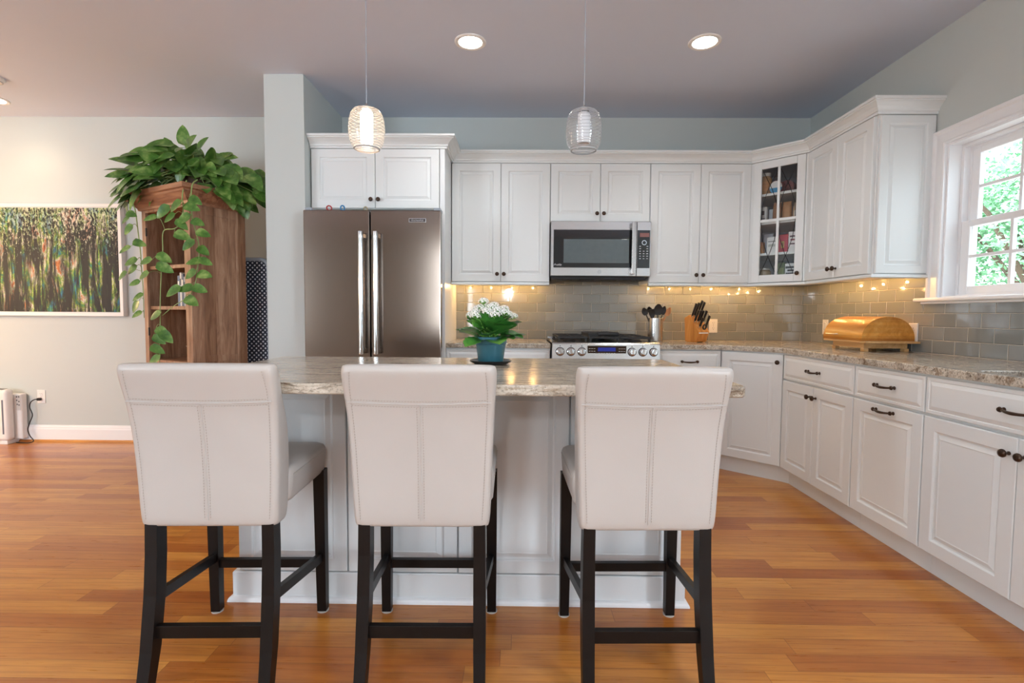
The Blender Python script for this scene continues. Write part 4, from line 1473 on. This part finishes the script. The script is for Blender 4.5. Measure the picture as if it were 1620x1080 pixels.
# (height, half width, rear face y, front face y); floor origin is under the middle of the seat
BACK = [(.484, .186, -.155, -.105, .012), (.489, .193, -.166, -.090, .018), (.505, .1965, -.170, -.084, .018), (.58, .199, -.171, -.080, .016), (.66, .202, -.173, -.080, .016),
        (.74, .205, -.178, -.088, .016), (.80, .2075, -.185, -.106, .016), (.85, .210, -.194, -.130, .016), (.865, .2105, -.1985, -.140, .016), (.90, .213, -.208, -.152, .018),
        (.93, .215, -.219, -.160, .022), (.952, .216, -.227, -.166, .026), (.966, .2145, -.229, -.173, .026), (.975, .211, -.224, -.180, .020), (.979, .205, -.214, -.190, .011)]


def back_at(z):
    for a, b in zip(BACK, BACK[1:]):
        if a[0] <= z <= b[0]:
            s_ = (z - a[0]) / (b[0] - a[0])
            return [a[i] + (b[i] - a[i]) * s_ for i in range(5)]
    return BACK[-1]


def make_stool(label):
    t = thing('counter_stool', label, 'stool', (0, 0, 0), 0, 'ivory counter stools at the island')
    rings = [[(x * 1.035, y, z) for x, y in rrect(hw, y0, y1, r)] for z, hw, y0, y1, r in BACK]
    bk = MB().loft(rings).build('backrest', 'leather', t, smooth=True, angle=60)
    bk.modifiers.new('sub', 'SUBSURF').levels = 1
    bk.modifiers['sub'].render_levels = 1
    # piped seams: one across, one down the middle
    def rear(x, z, o=.0008):
        b = back_at(z)
        return (x, b[2] - o, z)
    mb = MB()
    hw = back_at(.866)[1]
    mb.tube([rear(-hw + .004 + (2 * hw - .008) * k / 24, .868 - .006 * (1 - abs(k / 12 - 1) ** 2), .0002) for k in range(25)], .0026, 8)
    mb.tube([rear(0, .508 + (.860 - .508) * k / 24, .0002) for k in range(25)], .0024, 8)
    mb.build('seam', 'leather', bk, smooth=True)
    st = MB()

    def dash(p, q):
        st.tube([p, q], .00085, 4)
    for k in range(int(.34 / .0085)):
        z = .515 + k * .0085
        for x in (-.0085, .0085):
            dash(rear(x, z), rear(x, z + .0048))
    for k in range(int(.455 / .0085)):
        z = .512 + k * .0085
        for sgn in (-1, 1):
            b = back_at(z); c = back_at(min(.978, z + .0048))
            dash((sgn * (b[1] - b[4] * .9), b[2] - .0008, z), (sgn * (c[1] - c[4] * .9), c[2] - .0008, z + .0048))
    for k in range(int((2 * hw - .03) / .0085)):
        x = -hw + .015 + k * .0085
        zz = .868 - .006 * (1 - (x / hw) ** 2)
        for dz in (-.0085, .0085):
            dash(rear(x, zz + dz), rear(x + .0048, zz + dz))
    st.build('stitching', 'seamdark', bk)
    # seat cushion
    S = [(.532, .190, -.10, .222, .02), (.535, .203, -.10, .236, .03), (.545, .2095, -.10, .243, .03), (.60, .2145, -.10, .246, .03), (.625, .214, -.10, .245, .03), (.636, .210, -.10, .240, .03), (.643, .200, -.10, .228, .03), (.650, .150, -.10, .17, .03), (.652, .09, -.08, .10, .03)]
    seat = MB().loft([[(x, y, z) for x, y in rrect(hw_, y0, y1, r)] for z, hw_, y0, y1, r in S]).build('seat', 'leather', t, smooth=True, angle=60)
    mb = MB()
    for z, i in ((.630, .0), (.622, .0)):
        mb.tube([(x * 1.0, y, z) for x, y in rrect(.2145, -.07, .246, .03)][:12] + [(x, y, z) for x, y in rrect(.2145, -.07, .246, .03)][17:], .0012, 5)
    ring = rrect(.2148, -.075, .2463, .03, 4)
    mb2 = MB()
    pts = [(-.2146, -.075, .618)] + [(x, y, .618) for x, y in ring[5:10]][::-1][-0:0] + [(-.2146, .21, .618)]
    mb2.tube([(-.2146, -.075, .618), (-.2146, .216, .618), (-.206, .238, .618), (-.1846, .2462, .618), (.1846, .2462, .618), (.206, .238, .618), (.2146, .216, .618), (.2146, -.075, .618)], .0016, 6)
    mb2.build('seam', 'leather', seat, smooth=True)
    # legs
    rails = []
    for s_ in (-1, 1):
        def sec(cx, cy, z, w, d):
            return [(cx - w / 2, cy - d / 2, z), (cx + w / 2, cy - d / 2, z), (cx + w / 2, cy + d / 2, z), (cx - w / 2, cy + d / 2, z)]
        rl = [sec(s_ * .1715, -.141, .530, .035, .046), sec(s_ * .1725, -.143, .40, .036, .047), sec(s_ * .1735, -.152, .28, .037, .047), sec(s_ * .1750, -.176, .12, .036, .044), sec(s_ * .1765, -.205, .0, .033, .038)]
        MB().loft(rl).build('leg', 'espresso', t)
        MB().loft([sec(s_ * .1955, .214, .545, .040, .040), sec(s_ * .1965, .218, .25, .037, .037), sec(s_ * .1975, .222, .0052, .033, .033)]).build('leg', 'espresso', t)
        MB().lathe([(.0001, 0), (.021, 0), (.021, .005), (.0001, .005)], (s_ * .1975, .222, 0), 16).build('foot_pad', 'rubber', t)
        a, b = Vector((s_ * .175, -.140, .262)), Vector((s_ * .1955, .205, .213))
        h = .016
        MB().loft([[(p.x - .009, p.y, p.z - h), (p.x + .009, p.y, p.z - h), (p.x + .009, p.y, p.z + h), (p.x - .009, p.y, p.z + h)] for p in (a, b)]).build('stretcher', 'espresso', t)
    MB().box(-.160, .160, -.178, -.158, .152, .190, .001).build('stretcher', 'espresso', t)
    MB().box(-.180, .180, .209, .229, .172, .204, .001).build('stretcher', 'espresso', t)
    return t


SY = 1.646
s1 = make_stool('left ivory leather counter stool, next to the bookcase side of the island')
s1.location = (-.922, SY - .002, 0)
s1.rotation_euler = (0, 0, math.radians(2.0))
copy_tree(s1, (-.288, SY + .012, 0), math.radians(1.0), 'middle ivory leather counter stool, in front of the potted white flowers')
copy_tree(s1, (.381, SY + .004, 0), math.radians(1.6), 'right ivory leather counter stool, nearest the sink side of the kitchen')

# ================================================================== LIGHT FITTINGS
def recessed(label, x, y):
    t = thing('recessed_light', label, 'ceiling light', (x, y, CEIL), 0, 'round recessed ceiling lights')
    MB().lathe([(.094, -.0002), (.094, -.004), (.088, -.008), (.072, -.006), (.068, -.0002)], (0, 0, 0), 40, cap=False).build('trim_ring', 'white_plastic', t, smooth=True)
    MB().lathe([(.0001, -.0035), (.071, -.0035), (.071, -.0005), (.0001, -.0005)], (0, 0, 0), 40).build('lens', 'can_glow', t)


recessed('lit round recessed ceiling light above the fridge side of the kitchen, left of the pair', -.302, 3.15)
recessed('lit round recessed ceiling light nearer the window, right of the pair', 1.094, 3.15)
recessed('lit recessed ceiling light over the living room, cut off by the photo\'s left edge', -4.06, 3.985)
t = thing('smoke_detector', 'small white round smoke detector on the living-room ceiling, at the photo\'s left edge', 'smoke detector', (-3.69, 3.62, CEIL))
MB().lathe([(.0001, -.0003), (.066, -.0003), (.066, -.012), (.060, -.022), (.045, -.030), (.0001, -.032)], (0, 0, 0), 32).build('housing', 'white_plastic', t, smooth=True)
MB().lathe([(.050, -.028), (.054, -.0275), (.054, -.024), (.050, -.024)], (0, 0, 0), 32, cap=False).build('vent_ring', 'greytube', t, smooth=True)


def pendant(label, x, y, zc, lit):
    t = thing('pendant_lamp', label, 'pendant lamp', (x, y, zc), 0, 'ribbed glass pendants over the island')
    zt = .078
    outer = [(.020, zt), (.038, zt - .002), (.050, zt - .008), (.059, zt - .021), (.0655, zt - .045), (.0680, zt - .072), (.0675, zt - .095), (.064, zt - .118), (.058, zt - .136), (.048, zt - .152)]
    # fine ribs round the glass
    prof = []
    for i in range(len(outer) - 1):
        for k in range(6):
            s_ = k / 6
            r = outer[i][0] + (outer[i + 1][0] - outer[i][0]) * s_
            z = outer[i][1] + (outer[i + 1][1] - outer[i][1]) * s_
            prof.append((r, z))
    prof.append(outer[-1])
    ribs = []
    for i, (r, z) in enumerate(prof):
        ribs.append((r + (.0011 if i % 3 == 0 and i > 8 else 0), z))
    gl = MB().lathe(ribs, (0, 0, 0), 48, cap=False).build('glass_shade', 'shade_glass', t, smooth=True, angle=180)
    rb = MB()
    for i, (r, z) in enumerate(prof):
        if i % 3 == 0 and 8 < i:
            rb.tube([(r * math.cos(a), r * math.sin(a), z) for a in [2 * PI * k / 40 for k in range(41)]], .0009, 4)
    rb.build('glass_ribs', 'shade_rib', gl)
    MB().lathe([(.0455, zt - .1535), (.0495, zt - .152), (.0495, zt - .149), (.0455, zt - .149)], (0, 0, 0), 40, cap=False).build('bottom_rim', 'shade_rib', gl, smooth=True)
    MB().lathe([(.022, zt - .012), (.0235, zt - .016), (.0235, zt - .125), (.0215, zt - .125)], (0, 0, 0), 32, cap=False).build('inner_diffuser', 'bulb_glow' if lit else 'diffuser', t, smooth=True)
    MB().lathe([(.0001, zt - .004), (.020, zt - .004), (.020, zt + .004), (.008, zt + .012), (.004, zt + .02), (.0001, zt + .02)], (0, 0, 0), 24).build('cap', 'chrome', t, smooth=True)
    MB().tube([(0, 0, zt + .018), (0, 0, CEIL - zc - .02)], .0016, 6).build('cord', 'greytube', t)
    MB().lathe([(.0001, CEIL - zc - .0004), (.06, CEIL - zc - .0004), (.058, CEIL - zc - .018), (.02, CEIL - zc - .024), (.0001, CEIL - zc - .024)], (0, 0, 0), 32).build('ceiling_canopy', 'chrome', t, smooth=True)


M['shade_rib'] = simple('shade_rib', 'B4B8BC', .25, var=.05)
pendant('lit ribbed glass pendant lamp hanging in front of the fridge cabinet', -.590, 2.0, 1.828, True)
pendant('unlit ribbed glass pendant lamp hanging in front of the cabinets above the microwave', .243, 2.0, 1.824, False)


# ================================================================== FLOWER POT
def leaf_mesh(mb, base, d, up, L, W, droop=.25, shape='heart', cup=.18, n=7, twist=0.0):
    """one leaf with a folded midrib; d = growth direction, up = leaf's upper side"""
    d = Vector(d).normalized()
    up = Vector(up)
    up = (up - d * up.dot(d))
    up = up.normalized() if up.length > 1e-4 else d.orthogonal().normalized()
    sd = d.cross(up)
    b = Vector(base)
    mid, le, ri = [], [], []
    for k in range(n + 1):
        s_ = k / n
        if shape == 'heart':
            w = W / 2 * (1.9 * (s_ ** .42) * (1 - s_) ** .80) if 0 < s_ < 1 else 0
            w = min(w, W / 2)
        else:
            w = W / 2 * (math.sin(PI * s_ ** 1.2) ** .6 if 0 < s_ < 1 else 0)
            if shape == 'scallop' and 0 < s_ < 1:
                w *= 1 + .10 * (1 if k % 2 else -1)
        c = b + d * (L * (s_ - .0)) - up * (droop * L * s_ * s_)
        mid.append(c)
        le.append(c + sd * w + up * (cup * w))
        ri.append(c - sd * w + up * (cup * w))
    vs = mid + le[1:-1] + ri[1:-1]
    m = n + 1
    fs = []
    L0, R0 = m, m + n - 1
    for k in range(n):
        a, b2 = mid_i(k), mid_i(k + 1)
        for off, flip in ((L0, False), (R0, True)):
            q = [a, b2]
            if k + 1 < n: q.append(off + k)
            if k > 0: q.append(off + k - 1)
            fs.append(tuple(q if not flip else q[::-1]))
    mb.add(vs, fs)


def mid_i(k):
    return k


rnd = random.Random(11)
t = thing('black_saucer', 'shallow black saucer under the teal flower pot on the island', 'saucer', (-.117, 2.15, ZC))
MB().lathe([(.0001, 0), (.065, 0), (.085, .010), (.089, .016), (.086, .017), (.064, .006), (.0001, .006)], (0, 0, 0), 40).build('dish', 'saucer', t, smooth=True)
t = thing('flowering_plant', 'leafy plant with white flower clusters in a teal pot on the island', 'potted plant', (-.117, 2.15, ZC + .0065))
MB().lathe([(.0001, 0), (.050, 0), (.052, .003), (.063, .078), (.0665, .080), (.069, .108), (.0665, .109), (.064, .104), (.062, .085), (.0001, .085)], (0, 0, 0), 44).build('pot', 'teal', t, smooth=True)
MB().lathe([(.0001, .0), (.0605, .0), (.0605, .007), (.0001, .010)], (0, 0, .086), 30).build('soil', 'soil', t)
lf, stm = MB(), MB()
for ringn, (cnt, rr, el, L, W, z0) in enumerate(((9, .040, .22, .105, .080, .108), (9, .036, .36, .10, .084, .120), (9, .030, .58, .095, .090, .132), (8, .024, .85, .095, .085, .14), (6, .014, 1.15, .085, .075, .15))):
    for k in range(cnt):
        a = 2 * PI * k / cnt + ringn * .37 + rnd.uniform(-.15, .15)
        e = el + rnd.uniform(-.22, .22)
        dv = Vector((math.cos(a) * math.cos(e), math.sin(a) * math.cos(e), math.sin(e)))
        upv = Vector((-math.cos(a) * math.sin(e) + rnd.uniform(-.35, .35), -math.sin(a) * math.sin(e) + rnd.uniform(-.35, .35), math.cos(e)))
        b = Vector((math.cos(a) * rr, math.sin(a) * rr, z0 - .01))
        stm.tube([(0, 0, z0 - .03), b, b + dv * .02], [.005, .004, .003], 6)
        leaf_mesh(lf, b + dv * .01, dv, upv, L * rnd.uniform(.85, 1.1), W * rnd.uniform(.9, 1.1), rnd.uniform(.05, .28), 'scallop', .25, 11)
lf.build('foliage', 'kal_leaf', t, smooth=True, angle=180)
for k in range(24):
    a = 2.399 * k
    r = .098 * math.sqrt((k + .4) / 24)
    c = Vector((r * math.cos(a), r * math.sin(a) * .9, .236 - 4.2 * r * r + rnd.uniform(-.008, .008)))
    if k == 3:
        c = Vector((-.030, -.02, .258))
    stm.tube([(c.x * .2, c.y * .2, .10), c * .75 + Vector((0, 0, .03)), c - Vector((0, 0, .014))], [.003, .0026, .002], 6)
    cl = MB()
    for j in range(24):
        zz = 1 - 1.15 * (j + .5) / 24
        b2 = 2.399 * j + k
        nn = Vector((math.sqrt(max(0, 1 - zz * zz)) * math.cos(b2), math.sqrt(max(0, 1 - zz * zz)) * math.sin(b2), zz))
        p = c + Vector((nn.x * .021, nn.y * .021, nn.z * .015 - .004))
        q = nn.to_track_quat('Z', 'Y').to_matrix()
        stm.tube([c - Vector((0, 0, .014)), p], .0009, 4)
        a0 = rnd.uniform(0, 1.5)
        for m_ in range(4):
            aa = a0 + m_ * PI / 2
            pv = [q @ Vector(v) for v in ((0, 0, .0005), (.0040 * math.cos(aa - .6), .0040 * math.sin(aa - .6), .0015), (.0082 * math.cos(aa), .0082 * math.sin(aa), .0012), (.0040 * math.cos(aa + .6), .0040 * math.sin(aa + .6), .0015))]
            cl.add([p + v for v in pv], [(0, 1, 2, 3)])
    cl.build('flower_cluster', 'petal', t)
stm.build('stems', 'kal_stem', t, smooth=True)

# ================================================================== LIVING-ROOM CORNER
# ---- bookcase: local x runs along its open front (A at x=0), local y to the back
BA = Vector((-2.222, 3.452, 0)); BRZ = math.atan2(-.47, .88)
t = thing('bookcase', 'rustic brown wooden bookcase with open shelves, trailing green plant on top', 'bookcase', BA, BRZ)
bk = t
Wd, Dp, HT = .60, .395, 1.885
th = .022
MB().box(-th, 0, .012, Dp, 0, HT).box(-th - .004, .004, 0.0, .10, 0, HT, .003).box(-th, .005, Dp - .07, Dp + .004, 0, HT, .003).box(-th, .0045, .10, Dp - .07, HT - .09, HT, .002).box(-th, .0045, .10, Dp - .07, 0, .12, .002).box(-th, .0045, .10, Dp - .07, .775, .82, .002).build('side_panel', 'bookwood', t)
MB().box(-Wd, -Wd + th, .012, Dp, 0, HT).box(-Wd - .004, -Wd + .045, 0, .02, 0, HT, .003).build('side_panel', 'bookwood', t)
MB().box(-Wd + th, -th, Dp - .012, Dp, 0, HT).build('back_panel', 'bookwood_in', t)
MB().box(-Wd + .045, -.026, .0, .02, HT - .05, HT, .003).box(-.07, -.024, 0, .02, 0, HT - .05, .003).build('face_frame', 'bookwood', t)
for z in (.12, .775, 1.165, 1.455, 1.86):
    MB().box(-Wd + th, -th, .022, Dp - .012, z - .024, z).build('shelf', 'bookwood', t)
cprof = [(0, 0), (.012, 0), (.016, .012), (.022, .018), (.034, .026), (.050, .044), (.058, .050), (.058, .060), (.072, .064), (.074, .086), (0, .086)]
MB().sweep([(o * 1.25, z * 1.35 + HT - .032) for o, z in cprof], [(-Wd, Dp), (-Wd, 0), (0, 0), (0, Dp)], side=1).box(-Wd, 0, 0, Dp, HT + .060, HT + .083).build('crown_moulding', 'crownwood', t)
for z in (1.70, .98):
    MB().box(-Wd + .046, -Wd + .058, -.004, .004, z - .03, z + .03, .002).build('hinge', 'iron', t)
mI = t.matrix_basis


def bkp(x, y, z):
    return mI @ Vector((x, y, z))


bcol = [('5F7691', .026, .215, 'slate blue book, leftmost on the bookcase\'s middle shelf'), ('D8D6D0', .020, .235, 'white-spined book second from left on the bookcase shelf'), ('4E5F78', .024, .225, 'dark blue book third from left on the bookcase shelf'),
        ('A7AFB6', .018, .205, 'grey book fourth from left on the bookcase shelf'), ('EDEBE4', .028, .24, 'thick cream book fifth on the bookcase shelf'), ('7A4538', .022, .215, 'rust-red book rightmost on the bookcase shelf')]
xx = -.245
for c, w, h, lab in bcol:
    p = bkp(xx + w / 2, .12, 1.1655)
    o = thing('book', lab, 'book', p, BRZ, 'books on the bookcase')
    cm = simple('book_cover', c, .5)
    MB().box(-w / 2, w / 2, -.075, .075, 0, h, .002).build('cover', cm, o)
    MB().box(-w / 2 + .003, w / 2 - .003, -.073, .0765, .004, h + .0005).build('pages', simple('paper', 'E6E1D4', .8), o)
    MB().box(-w / 2 + .004, w / 2 - .004, -.0762, -.0745, h * .62, h * .82).build('spine_label', simple('spine_print', 'F0EDE2' if c[0] in '457' else '5A5A60', .6), o)
    xx += w + .002
o = thing('wooden_bowl', 'pale bowl standing low on the bookcase, right behind the hanging vine', 'bowl', bkp(-.15, .16, .7755))
MB().lathe([(.0001, 0), (.035, 0), (.04, .008), (.075, .06), (.105, .105), (.109, .108), (.10, .102), (.06, .05), (.03, .014), (.0001, .012)], (0, 0, 0), 36).build('bowl', simple('bowl_glaze', 'CDB89A', .5), o, smooth=True)

# ---- folded dotted panels between bookcase and stub wall
t = thing('folded_play_yard', 'folded dark dotted panels with grey rims, standing between bookcase and white stub wall', 'folded furniture', (-1.92, 3.98, 0), 0)
for k, (xa, xb, y, zt) in enumerate(((-2.18, -1.925, 3.93, 1.530), (-2.14, -1.885, 3.975, 1.525))):
    r = .06
    rim = [(xa, 0.02), (xa, zt - r)] + [(xa + r - r * math.cos(a), zt - r + r * math.sin(a)) for a in (.4, .8, 1.2, PI / 2)] + [(xb - r + r * math.sin(a), zt - r + r * math.cos(a)) for a in (0, .4, .8, 1.2, PI / 2)] + [(xb, .02)]
    pn = MB().loft([[(x, yy, z) for x, z in rim] for yy in (y - .010, y + .010)]).build('fabric_panel', 'dotted', t, True)
    MB().tube([(x, y, z + (.0 if z > .1 else -.02)) for x, z in rim], .0165, 10).build('rim_tube', 'greytube', t, True, True)
# ---- painting in a white frame
t = thing('framed_painting', 'large abstract forest painting in a thin white frame on the living-room wall', 'painting', (-4.10, WALL_Y, 1.55))
px0, px1, pz0, pz1 = -4.87, -3.335, 1.085, 2.022
mb = MB().rects(px1 - px0, pz1 - pz0, [(0, 0), (0, -.05), (.026, -.05), (.026, -.038)], T(px0, WALL_Y - .0005, pz0))
mb.build('frame', 'white_plastic', t, True)
MB().box(px0 + .034, px1 - .034, WALL_Y - .046, WALL_Y - .0375, pz0 + .034, pz1 - .034).build('canvas', 'painting', t, True)

# ---- air purifier
t = thing('air_purifier', 'white boxy air purifier on the floor at the living-room wall', 'air purifier', (-4.42, 4.25, 0))
MB().box(-4.76, -4.275, 4.185, 4.262, .03, .465, .03).build('front_housing', 'white_plastic', t, True, True)
MB().box(-4.74, -4.225, 4.264, 4.318, .03, .42, .012).build('rear_housing', 'white_plastic', t, True, True)
MB().box(-4.74, -4.295, 4.20, 4.31, 0, .032, .004).build('base', 'white_plastic', t, True)
MB().box(-4.318, -4.303, 4.1845, 4.19, .09, .38, .001).build('light_slot', simple('slot', '6C717C', .3), t, True)
MB().lathe([(.0001, 0), (.115, 0), (.115, .003), (.10, .005), (.0001, .004)], (-4.455, 4.1852, .24), 40, (0, -1, 0)).build('round_grille', simple('round_grille', '8D7B6C', .5), t, True, True)
MB().box(-4.64, -4.32, 4.20, 4.245, .4645, .4675, .001).build('outlet_vent', simple('vent_dark', '55504B', .6), t, True)
MB().box(-4.272, -4.231, 4.2622, 4.2642, .28, .41, .001).build('control_strip', simple('control_strip', 'CFC9C3', .4), t, True)
lg = MB()
for x, z in ((-4.262, .395), (-4.244, .395), (-4.262, .365), (-4.244, .355), (-4.259, .33), (-4.244, .325)):
    lg.box(x - .005, x + .005, 4.2612, 4.2624, z - .006, z + .006, .001)
lg.build('control_buttons', simple('control_icons', '5C5A58', .5), t, True)
t = thing('power_cord', 'black power cord curving from the low outlet to the floor', 'cord', (-4.11, 4.3, 0))
pts = [(-4.113, 4.302, .368), (-4.135, 4.29, .368), (-4.165, 4.285, .345), (-4.175, 4.285, .30), (-4.155, 4.285, .235), (-4.185, 4.285, .16), (-4.195, 4.28, .11), (-4.17, 4.27, .06), (-4.13, 4.26, .02), (-4.15, 4.24, .006), (-4.20, 4.24, .006), (-4.27, 4.250, .006)]


def smooth_path(P, n=6):
    P = [Vector(p) for p in P]
    out = []
    for i in range(len(P) - 1):
        p0, p1, p2, p3 = P[max(0, i - 1)], P[i], P[i + 1], P[min(len(P) - 1, i + 2)]
        for k in range(n):
            s_ = k / n
            out.append(.5 * ((2 * p1) + (p2 - p0) * s_ + (2 * p0 - 5 * p1 + 4 * p2 - p3) * s_ ** 2 + (3 * p1 - p0 - 3 * p2 + p3) * s_ ** 3))
    out.append(P[-1])
    return out


MB().tube(smooth_path(pts), .0042, 8).build('cable', 'cord', t, True, True)
MB().box(-4.128, -4.100, 4.297, 4.320, .356, .380, .004).build('plug', 'cord', t, True)

# ---- trailing plant on the bookcase
ptop = HT + .0842
pc = bkp(-.24, .17, ptop)
t = thing('trailing_pothos', 'big trailing green pothos spilling over the top of the wooden bookcase', 'potted plant', pc)
MB().lathe([(.0001, 0), (.075, 0), (.10, .11), (.105, .12), (.095, .12), (.09, .105), (.0001, .10)], (0, 0, 0), 32).build('pot', simple('plant_pot', '5A4636', .6), t, smooth=True)
rnd = random.Random(5)
lf, stm = MB(), MB()
base = Vector((0, 0, .10))
for k in range(200):
    # dense dome of leaves hanging outwards, a little taller left of centre
    th_ = rnd.uniform(-.25, PI + .25)
    ph = rnd.uniform(-.35, 1.0)             # 1 towards the room, negative to the back
    rr = rnd.uniform(.25, 1.0) ** .7
    ex, ez = math.cos(th_), math.sin(th_)
    hx_, hz_ = (.50, .34) if ex < 0 else (.53, .29)
    cy = math.sqrt(max(.05, 1 - ph * ph * .5))
    p = Vector((ex * hx_ * rr * cy + .02, -.20 * ph, .02 + max(-.10, ez) * hz_ * rr * cy))
    L = rnd.uniform(.125, .18)
    d = Vector((ex * .75 + rnd.uniform(-.45, .45), -.35 * ph + rnd.uniform(-.35, .2), ez * .45 - .50 + rnd.uniform(-.45, .35)))
    upv = Vector((ex * .45 + rnd.uniform(-.3, .3), -.8, .55 + rnd.uniform(-.2, .2)))
    leaf_mesh(lf, p, d, upv, L, L * rnd.uniform(.66, .80), rnd.uniform(.08, .3), 'heart', .2, 8)
    if k % 2 == 0:
        stm.tube(smooth_path([base * .6, (base * .5 + p * .5) + Vector((0, 0, .05)), p], 3), .0028, 5)
for p, d, L in (((-.02, -.05, .33), (-.12, -.1, 1), .15), ((-.13, -.02, .29), (-.4, -.2, .9), .12), ((.06, -.04, .30), (.5, -.2, .55), .13), ((.20, -.02, .24), (.8, -.3, .35), .13), ((-.24, 0, .22), (-.9, -.2, .35), .12),
                ((-.36, -.02, .12), (-.95, -.2, .2), .13), ((.40, -.02, .14), (.95, -.3, -.1), .13), ((.46, -.02, .06), (.6, -.3, -.5), .13), ((-.44, .0, .0), (-.5, -.2, -.7), .12)):
    leaf_mesh(lf, p, d, (0, -.8, .6), L, L * .72, .15, 'heart', .2, 8)
    stm.tube(smooth_path([base * .6, Vector(p) * .6 + Vector((0, 0, .1)), p], 4), .0028, 5)
lf.build('foliage', 'pothos', t, smooth=True, angle=180)
stm.build('stems', 'pothos_stem', t, smooth=True)

VINES = [
    ([(-2.20, 3.40, 1.99), (-2.193, 3.345, 1.891), (-2.188, 3.34, 1.78), (-2.214, 3.345, 1.70), (-2.256, 3.35, 1.667), (-2.335, 3.36, 1.651), (-2.35, 3.37, 1.522), (-2.368, 3.375, 1.376), (-2.384, 3.38, 1.197), (-2.389, 3.38, 1.034), (-2.397, 3.38, .903), (-2.40, 3.38, .787), (-2.39, 3.39, .70)],
     [(-2.393, 1.731), (-2.443, 1.454), (-2.445, 1.36), (-2.407, 1.099), (-2.302, 1.474), (-2.325, 1.412), (-2.317, .961), (-2.375, .944), (-2.377, .878), (-2.361, .993), (-2.166, 1.684), (-2.184, 1.619), (-2.106, 1.796), (-2.211, 1.804), (-2.30, 1.77), (-2.26, 1.73), (-2.42, .80)], .105),
    ([(-2.14, 3.42, 2.0), (-2.139, 3.36, 1.944), (-2.127, 3.33, 1.784), (-2.121, 3.35, 1.671), (-2.108, 3.37, 1.558), (-2.119, 3.37, 1.428), (-2.139, 3.37, 1.314), (-2.182, 3.37, 1.232), (-2.283, 3.37, 1.166), (-2.372, 3.38, 1.10)],
     [(-2.055, 1.696), (-2.04, 1.631), (-2.141, 1.558), (-2.067, 1.526), (-2.119, 1.453), (-2.036, 1.45), (-2.154, 1.371), (-2.055, 1.367), (-2.189, 1.278), (-2.264, 1.261), (-2.074, 1.274), (-2.133, 1.196), (-2.16, 1.72), (-2.08, 1.84)], .105),
    ([(-2.66, 3.66, 2.0), (-2.74, 3.64, 1.92), (-2.71, 3.62, 1.825), (-2.697, 3.62, 1.687), (-2.684, 3.62, 1.549), (-2.68, 3.62, 1.411), (-2.674, 3.62, 1.307), (-2.672, 3.62, 1.08)],
     [(-2.765, 1.764), (-2.732, 1.696), (-2.763, 1.558), (-2.713, 1.471), (-2.723, 1.419), (-2.787, 1.375), (-2.691, 1.324), (-2.685, 1.228), (-2.714, 1.158), (-2.698, 1.106), (-2.70, 1.80), (-2.65, 1.60)], .095),
]
for path, leaves, L0 in VINES:
    sp = smooth_path(path, 5)
    v = MB().tube(sp, [.0045 - .0022 * k / len(sp) for k in range(len(sp))], 6)
    lm = MB()
    for x, z in leaves:
        q = min(sp, key=lambda p: (p.z - z - .03) ** 2 + .3 * (p.x - x) ** 2)
        side = -1 if x < q.x else 1
        c = Vector((x, q.y - rnd.uniform(.02, .06), z))
        d = Vector((side * rnd.uniform(.5, 1.0), rnd.uniform(-.3, .1), rnd.uniform(-.75, -.15))).normalized()
        L = L0 * rnd.uniform(.85, 1.15)
        b = c - d * L * .5
        v.tube(smooth_path([q, q * .5 + b * .5 + Vector((0, 0, .015)), b], 3), .0016, 5)
        leaf_mesh(lm, b, d, (rnd.uniform(-.3, .3), -.9, .45), L, L * .68, rnd.uniform(.05, .2), 'heart', .2, 8)
    vo = v.build('vine', 'pothos_stem', t, True, True)
    lm.build('vine_leaves', 'pothos', vo, True, True, 180)
